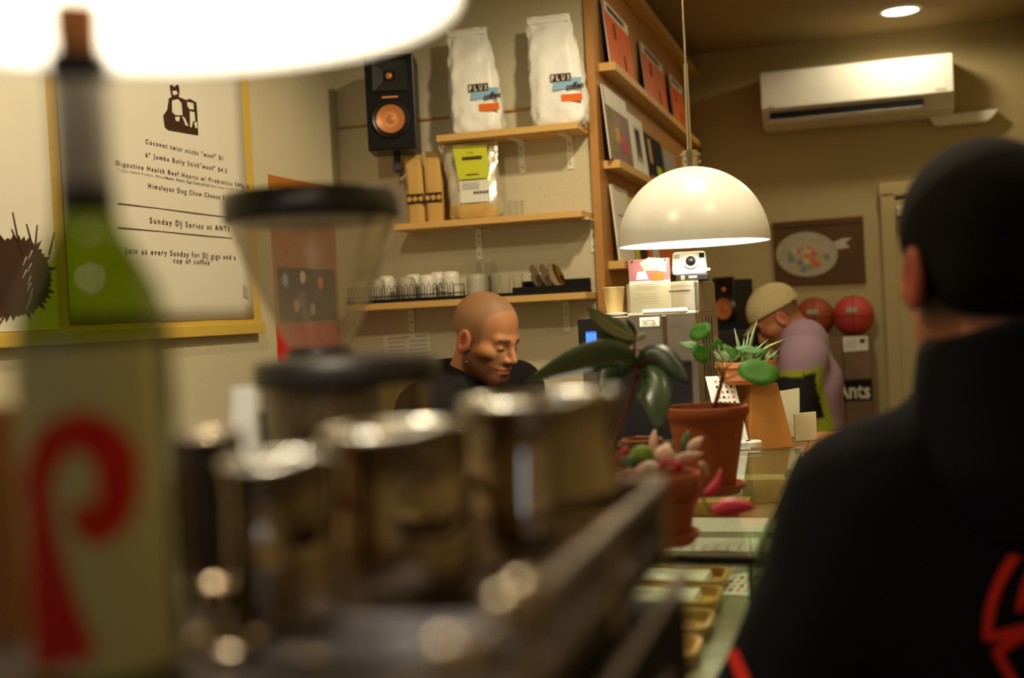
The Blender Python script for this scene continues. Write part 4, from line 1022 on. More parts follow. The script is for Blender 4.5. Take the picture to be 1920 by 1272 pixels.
# ------------------------------------------------------------------ plants on the case
def leaf(p0, p1, p2, w, m, parent, off=(0, 0, 0), tw=0., fold=.15, name='leaf', n=12, prof=None, mid=None, view=None):
    p0, p1, p2 = Vector(p0), Vector(p1), Vector(p2); off = Vector(off); mb = MB(); vs = []; rows = []
    for i in range(n + 1):
        t = i / n; c = p0 * (1 - t) ** 2 + p1 * 2 * t * (1 - t) + p2 * t * t; tg = ((p1 - p0) * (1 - t) + (p2 - p1) * t).normalized()
        vd = view if view is not None else (c - EYE).normalized()
        s = tg.cross(vd).normalized(); nn = s.cross(tg).normalized()
        s2 = s * math.cos(tw) + nn * math.sin(tw); n2 = s2.cross(tg)
        ww = w * (prof(t) if prof else max(.02, math.sin(PI * min(1, t ** .8)) ** .75))
        rows.append((c, s2, n2, ww))
    for c, s, nn, ww in rows:
        for k in (-1, -.5, 0, .5, 1): vs.append(c + s * (ww * k) + nn * (abs(k) * ww * fold))
    fs = [(i * 5 + k, i * 5 + k + 1, (i + 1) * 5 + k + 1, (i + 1) * 5 + k) for i in range(n) for k in range(4)]
    o = obj(name, mb.add(vs, fs), m, parent, smooth=True, off=off); s_ = o.modifiers.new('t', 'SOLIDIFY'); s_.thickness = .0009
    if mid:
        mo_ = MB().tube([c - nn * .0008 for c, s, nn, ww in rows], [.0012 * (1 - .8 * i / n) for i in range(n + 1)], 5)
        me = obj('midrib', mo_, mid, o, smooth=True, off=off)
    return o
def pot(loc, label, rim, base, h, m, sauc=None, group=None, band=.2, name='plant_pot', cat='plant', soil_=True):
    t = thing(name, label, cat, loc, group=group); z0 = .0
    if sauc:
        obj('saucer', MB().lathe([(0, 0), (sauc * .82, 0), (sauc, .014), (sauc + .001, .018), (sauc - .005, .018), (sauc * .8, .006), (0, .006)], 48), m, t, smooth=50); z0 = .0065
    rb = base + (rim - .004 - base) * (1 - band)
    obj('pot', MB().lathe([(0, z0), (base, z0), (rb, z0 + h * (1 - band)), (rim - .003, z0 + h * (1 - band) + .001), (rim, z0 + h * (1 - band) + .005), (rim, z0 + h - .003), (rim - .002, z0 + h), (rim - .007, z0 + h), (rim - .010, z0 + h - .02), (0, z0 + h - .021)], 56), m, t, smooth=40)
    obj('soil', MB().lathe([(0, z0 + h - .016), (rim - .012, z0 + h - .019)], 24), m_soil, t)
    return t, z0 + h
L0 = W(1331, 925, 2.2); L0.z = GZ + .0005
bp, bh = pot(L0, 'large terracotta pot with a round-leaved plant on the glass case', .079, .047, .156, m_terra, .068, band=.13)
bt = L0 + V(0, 0, bh)
# pilea
D0 = 2.2
def WP(x, y, d=D0): return W(x, y, d)
st = [WP(1338, 770), WP(1348, 735), WP(1356, 706), WP(1358, 690)]
obj('stem', MB().tube(st, [.004, .0038, .0034, .0028], 10), m_stem, bp, off=L0, smooth=True)
m_pet = mat('petiole', (.20, .26, .06), .5)
def roundleaf(cx, cy, rx, ry, rot, d, att):
    c = WP(cx, cy, d); R_ = Vector((_X[0], _Y[0], _Z[0])); U = Vector((_X[1], _Y[1], _Z[1])); Fw = Vector((-_X[2], -_Y[2], -_Z[2]))
    a_ = math.radians(rot); u = R_ * math.cos(a_) + U * math.sin(a_); v0 = -R_ * math.sin(a_) + U * math.cos(a_)
    ru = rx * d / F; rv = ru; k = ry / rx; tl = math.acos(min(1, k)); v = v0 * math.cos(tl) + Fw * math.sin(tl) * (1 if True else -1); nn = u.cross(v)
    vs = [c - nn * .002]; fs = []; N = 28
    for j in (.5, 1.0):
        for i in range(N):
            a = 2 * PI * i / N; vs.append(c + (u * math.cos(a) * ru + v * math.sin(a) * rv) * j + nn * (.001 * j + .0012 * math.sin(5 * a) * (j > .9)))
    for i in range(N):
        fs.append((0, 1 + i, 1 + (i + 1) % N)); fs.append((1 + i, 1 + N + i, 1 + N + (i + 1) % N, 1 + (i + 1) % N))
    o = obj('leaf', MB().add(vs, fs), m_leafp, bp, smooth=True, off=L0); s_ = o.modifiers.new('t', 'SOLIDIFY'); s_.thickness = .0012
    a = WP(*att); mid = (a + c) / 2 + U * .006
    obj('petiole', MB().tube([a, mid, c - nn * .001], [.0016, .0013, .0010], 6), m_pet, bp, smooth=True, off=L0)
for args in ((1313, 622, 22, 13, 38, 2.2, (1354, 708)), (1297, 649, 24, 7, -6, 2.22, (1352, 712)), (1313, 663, 20, 15, -50, 2.18, (1354, 716)), (1347, 646, 14, 8, -60, 2.26, (1357, 700)), (1372, 662, 22, 9, -40, 2.25, (1358, 700)), (1407, 657, 28, 7, -4, 2.24, (1358, 696)), (1421, 698, 38, 23, -4, 2.12, (1359, 712)), (1333, 652, 8, 5, 80, 2.24, (1354, 700))):
    roundleaf(*args)
# small pot with variegated plant
L1 = W(1240, 1012, 1.75); L1.z = GZ + .0005; D1 = 1.75
sp_, sh_ = pot(L1, 'small terracotta pot of pink-striped leaves at the near end of the case', .064, .043, .098, m_terra, .058, band=.34)
s0 = WP(1235, 880, D1)
m_var = [m_pink, m_lightgreen, m_pink, m_pink, m_magenta]
for (a, b, c, w, m, d) in (((1240, 872), (1248, 850), (1252, 832), 20, m_pink, 1.74), ((1262, 862), (1290, 858), (1318, 850), 9, m_pink, 1.72), ((1290, 850), (1300, 835), (1318, 820), 10, m_pink, 1.78), ((1285, 860), (1278, 830), (1292, 808), 8, m_leafm, 1.8),
                           ((1225, 862), (1205, 840), (1180, 852), 14, m_lightgreen, 1.72), ((1200, 870), (1185, 862), (1162, 868), 12, m_leafm, 1.74), ((1215, 872), (1205, 876), (1190, 884), 7, m_pink, 1.70), ((1262, 868), (1278, 876), (1268, 888), 9, m_magenta, 1.70),
                           ((1228, 868), (1222, 830), (1228, 806), 8, m_pink, 1.82), ((1180, 850), (1172, 842), (1160, 846), 6, m_magenta, 1.78), ((1310, 868), (1322, 872), (1328, 892), 6, m_pink, 1.74), ((1236, 878), (1222, 872), (1208, 868), 8, m_paper, 1.71)):
    leaf(WP(*a, d), WP(*b, d - .01), WP(*c, d + .01), w * d / F, m, sp_, L1, fold=.2, n=8)
    leaf_base = WP(*a, d); obj('petiole', MB().tube([s0, (s0 + leaf_base) / 2 + V(0, 0, .006), leaf_base], [.0015, .0013, .001], 6), m_magenta, sp_, off=L1, smooth=True)
# trailing stem with magenta leaves
tr = [WP(1300, 885, 1.72), WP(1312, 915, 1.70), WP(1322, 945, 1.69), WP(1334, 960, 1.68)]
obj('trailing_stem', MB().tube([s0] + tr, [.0018] * 5, 6), m_stem, sp_, off=L1, smooth=True)
leaf(tr[3], WP(1370, 944, 1.68), WP(1418, 952, 1.68), 17 * 1.68 / F, m_magenta, sp_, L1, fold=.35, tw=.2)
leaf(WP(1318, 928, 1.7), WP(1345, 922, 1.7), WP(1351, 880, 1.72), 9 * 1.7 / F, m_magenta, sp_, L1, fold=.3)
leaf(WP(1312, 925, 1.7), WP(1300, 940, 1.7), WP(1292, 962, 1.7), 5 * 1.7 / F, m_magenta, sp_, L1, fold=.3)
# gold-rimmed glass
g = hZ(1203, 940, GZ); gl = W(1208, 905, 1.98)
o = thing('amber_tumbler', 'amber glass tumbler with a shiny rim behind the small pot', 'glass', (gl.x, gl.y, GZ + .0005))
obj('glass_wall', MB().lathe([(0, .004), (.025, .004), (.0325, .13), (.034, .13), (.027, 0), (0, 0)], 32), glass('amber_glass', (.75, .38, .14), .08), o, smooth=40)
obj('rim', MB().tube([(.033 * math.cos(2 * PI * k / 32), .033 * math.sin(2 * PI * k / 32), .1305) for k in range(32)], .0012, 6, closed=True), m_copper, o, smooth=True)
# rubber plant
L2 = W(1122, 900, 2.08); L2.z = GZ + .0005
rp, rh = pot(L2, 'dark rubber plant with drooping leaves rising between machine and big pot', .055, .038, .095, m_terra, None, band=.25)
d2 = 2.06; top = L2 + V(0, 0, rh - .02)
stm = [top, WP(1150, 850, d2), WP(1163, 795, d2), WP(1182, 750, d2), WP(1191, 705, d2), WP(1189, 660, d2), WP(1190, 640, d2)]
obj('stem', MB().tube(stm, [.0048, .0046, .0042, .004, .0036, .003, .002], 10), m_stem, rp, off=L2, smooth=True)
leaf(WP(1194, 638, d2), WP(1148, 632, 2.02), WP(1101, 574, 1.98), 23 * d2 / F, mat('striped_leaf_dark', (.10, .13, .065), .35, noise=(14, .3)), rp, L2, fold=.2, tw=.0, mid=m_leafs)
for off_, ww in ((-10, 3.4), (9, 3.2), (0, 2.0)):
    leaf(WP(1186 + off_ * .3, 634 - off_ * .3, d2 - .012), WP(1148 + off_ * .5, 626 - off_ * .6, 2.0), WP(1108 + off_ * .3, 583 - off_ * .3, 1.96), ww * d2 / F, m_leafs, rp, L2, fold=.1, tw=.0, name='leaf_stripe')
leaf(WP(1189, 640, d2), WP(1190, 615, d2), WP(1173, 598, d2), 6 * d2 / F, m_leafd, rp, L2)
leaf(WP(1190, 640, d2), WP(1205, 625, d2), WP(1213, 633, d2), 6 * d2 / F, m_leafs, rp, L2)
m_l2 = mat('rubber_leaf_top', (.060, .095, .045), .3, noise=(10, .25))
leaf(WP(1186, 690, d2), WP(1150, 640, 2.02), WP(985, 718, 1.95), 34 * d2 / F, m_l2, rp, L2, fold=.3, tw=.55, mid=m_stem)
leaf(WP(1186, 696, d2), WP(1145, 665, 2.08), WP(1125, 735, 2.05), 26 * d2 / F, m_leafd, rp, L2, fold=.3, tw=-.2)
leaf(WP(1194, 692, d2), WP(1235, 640, 2.04), WP(1291, 722, 2.0), 28 * d2 / F, m_leafd, rp, L2, fold=.3, tw=.2, mid=m_stem)
leaf(WP(1194, 708, d2), WP(1235, 700, 2.0), WP(1235, 812, 1.97), 34 * d2 / F, m_l2, rp, L2, fold=.2, tw=.0, mid=m_leafd)
leaf(WP(1060, 695, 2.3), WP(1050, 682, 2.3), WP(1038, 674, 2.3), 9 * d2 / F, m_leafd, rp, L2, tw=.3)
obj('petiole', MB().tube([WP(1186, 694, d2), WP(1110, 690, 2.2), WP(1060, 695, 2.3)], .0015, 6), m_stem, rp, off=L2, smooth=True)
for x in (1183, 1199): obj('clip', MB().sph(WP(x, 656, d2), .004, 10, 6), m_copper, rp, off=L2, smooth=True)
#%%P4
# ------------------------------------------------------------------ coffee machine
TZ = 1.36; MXL, MXR, MY0, MY1 = -.60, -.139, .10, .80
O = V((MXL + MXR) / 2, .47, .951)
em = thing('espresso_machine', 'large dark espresso machine with railed cup tray in the blurred foreground', 'coffee machine', O)
xm_ = (MXL + MXR) / 2; ym_ = (MY0 + MY1) / 2
obj('body', MB().box((xm_ + .006, ym_ + .005, 1.155), (MXR - MXL + .012, MY1 - MY0 + .01, .33)), m_blackm, em, off=O, bevel=.006)
m_bronze = mat('warm_brushed_metal', (.085, .055, .032), .45, .7, noise=(10, .15))
m_red_reflection = mat('maroon_reflection', (.09, .008, .006), .4)  # dark red reflections on the machine side, put into a colour
obj('tray', MB().box((xm_, ym_, 1.3525), (MXR - MXL - .004, MY1 - MY0, .0148)), mat('tray_steel', (.075, .055, .04), .40, .7), em, off=O, bevel=.002)
obj('side_panel', MB().box((MXR + .012, .42, 1.22), (.006, .60, .15)), m_red_reflection, em, off=O, bevel=.004)  # added strip that carries the red reflection as its own colour
obj('trim_bar', MB().box((MXR + .011, ym_, 1.336), (.010, MY1 - MY0, .010)), m_bronze, em, off=O, bevel=.003)
for z in (1.40,):
    obj('top_rail', MB().tube([(MXR, MY0, z), (MXR, MY1 - .008, z), (MXR - .008, MY1, z), (MXL + .01, MY1, z), (MXL, MY1 - .01, z), (MXL, MY0, z)], .0062, 10), m_bronze, em, off=O, smooth=True)
for z, x in ((1.383, MXR + .0), (1.367, MXR + .0)):
    obj('lower_rail', MB().tube([(x, MY0, z), (x, MY1 - .004, z)], .0035, 8), m_bronze, em, off=O, smooth=True)
obj('end_plate', MB().box((xm_, MY1 + .002, 1.376), (MXR - MXL, .003, .04)), m_blackm, em, off=O)
for k in range(5):
    y = MY1 - .012 - k * .165
    q = obj('rail_post', MB().cyl((MXR, y, 1.345), (MXR, y, 1.40), .004, n=10), m_chrome, em, off=O, smooth=40)
for x, y in ((845, 1240), (950, 1140), (985, 1115)):
    p = hX(x, y, MXR); obj('rail_glint_ball', MB().sph((MXR, p.y, 1.406), .0085, 16, 10), m_chrome, em, off=O, smooth=True)  # chrome balls added along the rail to make its round glints
for k in range(3): 
    g_ = obj('group_head', MB().cyl((MXL - .03, .22 + .23 * k, 1.19), (MXL - .03, .22 + .23 * k, 1.26), .035, n=24).box((MXL + .0, .22 + .23 * k, 1.25), (.08, .06, .05)), m_chrome, em, off=O, smooth=40)
    h_ = obj('portafilter', MB().cyl((MXL - .03, .22 + .23 * k, 1.165), (MXL - .03, .22 + .23 * k, 1.19), .036, n=24).cyl((MXL - .06, .22 + .23 * k, 1.178), (MXL - .19, .22 + .23 * k, 1.165), .011, .014), m_black, em, off=O, smooth=40)
obj('drip_tray', MB().box((MXL - .07, ym_, .985), (.15, .62, .03)), m_chrome, em, off=O, bevel=.003)
for sx in (MXL + .05, MXR - .05):
    for y in (MY0 + .05, MY1 - .05): obj('foot', MB().cyl((sx, y, .951), (sx, y, .992), .02), m_chrome, em, off=O, smooth=40)

def pitcher(loc, R, H, label, ha, rz=0):
    t = thing('milk_pitcher', label, 'pitcher', loc, (0, 0, ha))
    prof = [(0, .002), (R * .92, 0), (R * 1.0, H * .06), (R * 1.04, H * .22), (R * 1.02, H * .42), (R * .96, H * .65), (R * .95, H * .82), (R * .99, H * .94), (R * 1.03, H * .985), (R * 1.02, H), (R * .96, H * .995), (R * .93, H * .84), (R * .94, H * .64), (R * .99, H * .4), (R * 1.01, H * .2), (R * .96, H * .05), (0, .008)]
    mb = MB().lathe(prof, 48); out = []
    for x, y, z in mb.v:
        a = math.atan2(y, x); k = max(0, math.cos(a)) ** 14 * max(0, (z / H - .72) / .28) ** 1.5
        out.append((x * (1 + .22 * k), y * (1 - .1 * k), z + .06 * H * k))
    mb.v = out
    obj('pitcher_body', mb, m_chrome, t, smooth=60)
    obj('rolled_rim', MB().tube([(R * 1.005 * math.cos(a_) * (1 + .2 * max(0, math.cos(a_)) ** 14), R * 1.005 * math.sin(a_), H * (1 + .06 * max(0, math.cos(a_)) ** 14)) for a_ in [2 * PI * k / 40 for k in range(40)]], .0019, 8, closed=True), mat('rim_lamp_shine', (.90, .86, .76), .18, 1), t, smooth=True)  # ring added to catch the lamp, its steel lightened for the shine
    obj('handle', MB().tube([(-R * .95, 0, H * .86), (-R * 1.25, 0, H * .92), (-R * 1.62, 0, H * .80), (-R * 1.72, 0, H * .55), (-R * 1.45, 0, H * .28), (-R * 1.08, 0, H * .20)], [R * .08, R * .10, R * .10, R * .10, R * .09, R * .07], 10), m_chrome, t, smooth=True)
    return t
for (x, y, d, R, lab, ha) in ((522, 865, .60, .0275, 'small polished steel milk pitcher nearest the wine bottle', -.5), (742, 805, .68, .0415, 'middle-sized steel milk pitcher in the centre of the row', -.5), (1012, 748, .765, .0515, 'largest steel milk pitcher at the far corner of the machine', -.5)):
    p = W(x, y, d); pitcher((p.x, p.y, TZ), R, p.z - TZ, lab, ha)
p = W(392, 815, .70)
t = thing('dark_cup', 'dark metal cup with a bright rim between bottle and small pitcher', 'cup', (p.x, p.y, TZ)); H = p.z - TZ
obj('cup_body', MB().lathe([(0, 0), (.017, 0), (.020, H), (.0185, H), (.016, .004), (0, .004)], 32), mat('dark_metal', (.10, .07, .05), .25, .9), t, smooth=40)
obj('rim', MB().tube([(.0193 * math.cos(2 * PI * k / 32), .0193 * math.sin(2 * PI * k / 32), H) for k in range(32)], .0014, 8, closed=True), m_chrome, t, smooth=True)
p = W(8, 1000, .64); zt2 = W(8, 765, .64).z
t = thing('amber_cup', 'brown cup cut off by the left edge behind the wine bottle', 'cup', (p.x, p.y, TZ))
obj('cup_body', MB().lathe([(0, 0), (.022, 0), (.024, zt2 - TZ), (.0225, zt2 - TZ), (.02, .004), (0, .004)], 32), mat('amber_brown', (.30, .12, .03), .35, noise=(6, .3)), t, smooth=40)
p = W(405, 1180, .60); 
tm = thing('tamper', 'small polished tamper beside the base of the wine bottle', 'tamper', (p.x, p.y, TZ))
obj('tamper_base', MB().lathe([(0, 0), (.014, 0), (.014, .006), (.005, .009), (0, .009)], 24), m_chrome, tm, smooth=40)
obj('handle', MB().lathe([(.005, .008), (.0045, .014), (.0085, .022), (.0085, .028), (.004, .033), (0, .034)], 20), m_chrome, tm, smooth=60)
p = W(468, 1190, .60)
sc_ = thing('espresso_spoon', 'small shiny spoon lying between tamper and small pitcher', 'spoon', (p.x + .004, p.y - .03, TZ + .0015))
obj('bowl', MB().sph((0, 0, .003), (.012, .008, .003), 16, 8), m_chrome, sc_, smooth=True); obj('handle', MB().tube([(.011, 0, .004), (.03, -.004, .006), (.06, -.01, .003)], [.0018, .0014, .002], 8), m_chrome, sc_, smooth=True)
# cloth
cp_ = W(745, 1150, .62); cw, cd = .125, .085; mb = MB(); vs = []; N1, N2 = 22, 16
for j in range(N2 + 1):
    for i in range(N1 + 1):
        u, v = i / N1, j / N2; x = (u - .5) * cw; y = (v - .5) * cd
        vs.append((x + .004 * math.sin(v * 6), y + .003 * math.sin(u * 7), .004 + .0025 * (1 + math.sin(u * 9 + v * 4) * math.sin(v * 7 + 1)) * (1 - max(abs(2 * u - 1), abs(2 * v - 1)) ** 4)))
mb.add(vs, [(j * (N1 + 1) + i, j * (N1 + 1) + i + 1, (j + 1) * (N1 + 1) + i + 1, (j + 1) * (N1 + 1) + i) for j in range(N2) for i in range(N1)])
o = solo('folded_cloth', mb, m_cloth, 'blue-grey folded cloth on the machine tray before the pitchers', 'cloth', None, smooth=True); o.location = (cp_.x + .012, cp_.y - .035, TZ + .0005); o.rotation_euler = (0, 0, .25)
s_ = o.modifiers.new('t', 'SOLIDIFY'); s_.thickness = .003

# ------------------------------------------------------------------ wine bottle
bpz = TZ; p = W(191, 900, .565)
m_bg = glass('bottle_glass', (.40, .50, .06), .05, (.04, .06, .005), .16)
bt_ = thing('wine_bottle', 'green wine bottle with a red swirl on its cream label, far left foreground', 'bottle', (p.x, p.y, bpz))
def zpy(y): return W(165, y, .565).z - bpz
prof = [(0, .004), (.030, 0), (.0375, .006), (.0382, .02), (.0382, zpy(640)), (.0370, zpy(600)), (.0335, zpy(550)), (.027, zpy(500)), (.020, zpy(455)), (.0155, zpy(415)), (.0142, zpy(380)), (.0138, zpy(160)), (.0150, zpy(150)), (.0150, zpy(112)), (.0125, zpy(108)), (.0092, zpy(110))]
prof = [(r * .945, z) for r, z in prof]
obj('glass_body', MB().lathe(prof, 64), m_bg, bt_, smooth=60)
obj('inner_wine', MB().lathe([(0, .008), (.0345, .010), (.0345, zpy(650)), (0, zpy(650))], 48), mat('dark_wine', (.01, .008, .004), .1), bt_, smooth=50)
obj('cork', MB().lathe([(0, zpy(150)), (0.00869, zpy(150)), (0.01058, zpy(100)), (0.01115, zpy(16)), (0.00945, zpy(12)), (0, zpy(12))], 28), mat('cork', (.34, .13, .04), .85, noise=(60, .4)), bt_, smooth=40)
obj('foil_sleeve', MB().lathe([(0.01332, zpy(352)), (0.01380, zpy(350)), (0.01361, zpy(165)), (0.01323, zpy(160))], 40), mat('grey_foil', (.34, .31, .27), .5), bt_, smooth=40)
obj('neck_band', MB().lathe([(0.01408, zpy(398)), (0.01436, zpy(396)), (0.01399, zpy(352)), (0.01351, zpy(350))], 40), mat('dark_foil', (.03, .02, .02), .4), bt_, smooth=40)
obj('lip_ring', MB().lathe([(0.01446, zpy(150)), (0.01474, zpy(146)), (0.01474, zpy(112)), (0.01417, zpy(108))], 40), m_blackm, bt_, smooth=40)
va = math.atan2(-p.y, -p.x); rl = .0366; zt3 = zpy(648); mb = MB(); vs = []; NA = 48; a0, a1 = va - 1.5, va + .92
for z in (.005, zt3):
    for k in range(NA + 1): a = a0 + (a1 - a0) * k / NA; vs.append((rl * math.cos(a), rl * math.sin(a), z))
lbo = obj('label', mb.add(vs, [(k, k + 1, NA + 2 + k, NA + 1 + k) for k in range(NA)]), mat('cream_label', (.52, .49, .24), .7, noise=(14, .08)), bt_, smooth=True)
def decal(name, pts, widths, bvh, m, parent, base, lift=.0006):
    """a printed stroke laid on a surface: the path is given where it is seen and dropped onto the mesh"""
    P_ = []; n = len(pts); fine = []
    for i in range(n - 1):
        p0, p1, p2, p3 = pts[max(i - 1, 0)], pts[i], pts[i + 1], pts[min(i + 2, n - 1)]
        for k in range(8):
            t = k / 8; f = lambda a, b, c, d: .5 * (2 * b + (c - a) * t + (2 * a - 5 * b + 4 * c - d) * t * t + (3 * b - a - 3 * c + d) * t ** 3)
            fine.append((f(p0[0], p1[0], p2[0], p3[0]), f(p0[1], p1[1], p2[1], p3[1]), widths[i] + (widths[i + 1] - widths[i]) * t))
    fine.append((*pts[-1], widths[-1])); vs = []; rows = 0
    for i, (x, y, w_) in enumerate(fine):
        a, b = fine[max(i - 1, 0)], fine[min(i + 1, len(fine) - 1)]; tx_, ty_ = b[0] - a[0], b[1] - a[1]; L = math.hypot(tx_, ty_) or 1; nx, ny = -ty_ / L, tx_ / L
        row = []
        for s in (-1, -.5, 0, .5, 1):
            r = ray(x + nx * w_ / 2 * s, y + ny * w_ / 2 * s).normalized(); h = bvh.ray_cast(EYE, r)
            if h[0] is None: row = None; break
            nn = h[1] if h[1].dot(r) < 0 else -h[1]; row.append(h[0] + nn * lift)
        if row: vs += row; rows += 1
    fs = [(i * 5 + k, i * 5 + k + 1, i * 5 + 6 + k, i * 5 + 5 + k) for i in range(rows - 1) for k in range(4)]
    return obj(name, MB().add(vs, fs), m, parent, off=base, smooth=True)
lw = [Vector(v) + bt_.location for v in mb.v]
bv = BVHTree.FromPolygons(lw, mb.f)
m_rp = mat('red_swirl', (.55, .02, .008), .6, noise=(10, .1))
Z1 = lambda x, y: (x / 2.012, 640 + y / 2.012)
decal('red_swirl', [Z1(*q) for q in ((325, 610), (325, 670), (370, 705), (425, 640), (445, 540), (430, 430), (350, 350), (250, 350), (180, 410), (150, 510))], [44, 60, 64, 72, 80, 84, 80, 72, 62, 44], bv, m_rp, bt_, bt_.location)
decal('red_swirl', [Z1(*q) for q in ((215, 395), (150, 500), (150, 600), (165, 720), (180, 850), (205, 1000), (240, 1150), (285, 1320))], [50, 58, 50, 56, 70, 92, 112, 120], bv, m_rp, bt_, bt_.location, .0008)

# ------------------------------------------------------------------ grinders
def grinder(px, py, d, label, rr, hop, lidh, bw_, mh, name='coffee_grinder'):
    p = W(px, py, d); t = thing(name, label, 'coffee grinder', (p.x, p.y, .951)); zt = p.z - .951
    obj('lid', MB().lathe([(0, zt - lidh), (rr * .985, zt - lidh), (rr, zt - lidh + .002), (rr * 1.005, zt - .006), (rr * .97, zt), (rr * .5, zt + .004), (0, zt + .004)], 64), m_black, t, smooth=45)
    zb = zt - hop[-1][1]
    outer = [(r, zt - z) for r, z in hop]; inner = [(r - .0025, zt - z) for r, z in hop][::-1]
    obj('hopper', MB().lathe(outer, 64), mh, t, smooth=True)
    obj('hopper_inner', MB().lathe(inner, 64), mh, t, smooth=True)
    obj('collar', MB().lathe([(hop[-1][0] - .004, zb + .004), (hop[-1][0] + .006, zb + .003), (hop[-1][0] + .010, zb - .022), (hop[-1][0] + .004, zb - .03), (0, zb - .03)], 40), m_black, t, smooth=40)
    obj('body', MB().box((0, 0, (zb - .03 + .02) / 2 + .01), (bw_, bw_, zb - .05)), m_black, t, bevel=.02)
    obj('chute', MB().box((-.02, -bw_ / 2 - .015, zb - .09), (.05, .04, .05), taper=(1, .8)), m_black, t, bevel=.005)
    obj('portafilter_fork', MB().tube([(-.04, -bw_ / 2, .14), (-.04, -.12, .135), (0, -.12, .135), (0, -bw_ / 2, .14)], .004, 8), m_chrome, t, smooth=True)
    obj('base', MB().box((0, -.01, .012), (bw_ + .01, bw_ + .04, .022)), m_chrome, t, bevel=.004)
    return t
gr1 = grinder(584, 364, 1.27, 'coffee grinder with a tall clear conical hopper and black lid', .0950, [(.0935, .004), (.0905, .030), (.0755, .073), (.060, .111), (.044, .144), (.029, .170)], .030, .105, m_hop)
g2 = grinder(650, 672, 1.04, 'nearer coffee grinder with a wide black lid over a short clear hopper', .0815, [(.074, .004), (.073, .05), (.068, .085), (.04, .12)], .022, .125, m_hop2)
gr1.rotation_euler = (0, 0, -PI / 2); g2.rotation_euler = (0, 0, -PI / 2)
# white tag on counter between bottle and grinder
p = W(480, 780, 1.13)
bxx = thing('paper_pack', 'upright white paper pack left of the nearer grinder', 'packet', (p.x - .012, p.y, .9512), (0, 0, .25)); hh = W(482, 725, 1.13).z - .951
obj('pack', loft([(0, .013, .014, 0, 0), (.02, .0145, .015, 0, 0), (hh * .8, .014, .014, 0, 0), (hh - .03, .0125, .008, 0, 0), (hh, .012, .002, 0, 0)], 20, .0005, 3, 5), m_card, bxx, smooth=45)

# ------------------------------------------------------------------ people
CR = Vector((_X[0], _Y[0], 0)).normalized(); CFW = Vector((-_X[2], -_Y[2], 0)).normalized(); UP = V(0, 0, 1)
def joints(nb, fw, side, lean, sh, h, stand=0.0):
    pass
# barista
ps = math.radians(38); fd = (CR * math.cos(ps) - CFW * math.sin(ps)); rt = fd.cross(UP).normalized()     # rt: his right, towards the viewer
hd = W(911, 634, 3.30); face = fd * math.cos(math.radians(20)) - UP * math.sin(math.radians(20))
nb = hd - fd * .09 - UP * .150; ch = nb - fd * .06 - UP * .17; pel = V(0, 0, 0) + nb - fd * .20 - UP * .42; pel.z = .90
J = dict(pel=pel, ch=ch, nb=nb, shR=nb + rt * .185 - UP * .045 + fd * .02, shL=nb - rt * .185 - UP * .010 + fd * .04)
for q, s in (('R', 1), ('L', -1)):
    sh = J['sh' + q]; J['el' + q] = sh + fd * .02 - UP * .28 + rt * s * .03; J['wr' + q] = J['el' + q] + fd * .13 - rt * s * .10 - UP * .08
    J['hi' + q] = pel + rt * s * .09 - UP * .03; J['kn' + q] = V(J['hi' + q].x, J['hi' + q].y, .49) + fd * .03; J['an' + q] = V(J['hi' + q].x, J['hi' + q].y, .08) - fd * .01; J['to' + q] = V(J['hi' + q].x, J['hi' + q].y, .035) + fd * .15 + rt * s * .02
def tint_bar(x, y, z, ax):
    hairline = sstep(.052, .062, z + .35 * np.maximum(0, y - .02) * 0 + 0) 
    scalp = sstep(.006, -.006, y - .036 - 1.1 * np.maximum(0, z - .078)) * sstep(-.02, .0, z)
    scalp = np.maximum(scalp, sstep(-.01, .01, -y + .0) * sstep(-.055, -.03, z))
    beard = sstep(.0, -.014, z + .018 + .42 * np.maximum(y, 0)) * sstep(-.02, .0, y) * (1 - .95 * sstep(.012, .006, np.abs(z + .066)) * sstep(.030, .024, ax) * sstep(.07, .08, y))
    beard = np.maximum(beard, sstep(.045, .055, ax) * sstep(-.02, -.04, z) * sstep(-.01, .01, y))
    must = sstep(.010, .004, np.abs(z + .050)) * sstep(.075, .085, y) * sstep(.032, .026, ax)
    chin = sstep(-.078, -.088, z) * sstep(.03, .06, y)
    brow = sstep(.007, .003, np.abs(z - .021 + .10 * np.maximum(0, ax - .03))) * sstep(.010, .016, ax) * sstep(.052, .046, ax) * sstep(.05, .06, y)
    lid = sstep(.0035, .0015, np.abs(z + .006)) * sstep(.016, .02, ax) * sstep(.046, .042, ax) * sstep(.065, .07, y)
    lips = sstep(.012, .008, np.abs(z + .066)) * sstep(.026, .02, ax) * sstep(.088, .092, y)
    ear = sstep(.079, .083, ax)
    return [((.25, .125, .055), .85 * scalp), ((.085, .024, .010), .88 * beard), ((.13, .042, .018), .75 * must), ((.14, .045, .02), .8 * chin), ((.10, .03, .015), .85 * brow), ((.08, .02, .01), .8 * lid), ((.50, .13, .07), .7 * lips), ((.50, .12, .05), .6 * ear), ((.30, .05, .02), .8 * sstep(.080, .083, ax) * sstep(.087, .084, ax) * sstep(.014, .010, np.abs(y + .010)) * sstep(.022, .016, np.abs(z + .006)))]
m_hoodie = mat('black_hoodie', (.012, .010, .011), .9, noise=(30, .3), bump=(60, .4))
m_trou = mat('dark_trousers', (.02, .02, .025), .9)
root, top = person('person', 'barista with shaved head in a black hooded jacket, looking down behind the counter', J, frame(hd, face), (.43, .18, .07), tint_bar, m_hoodie, m_trou)
hb = nb - fd * .045 + UP * .035
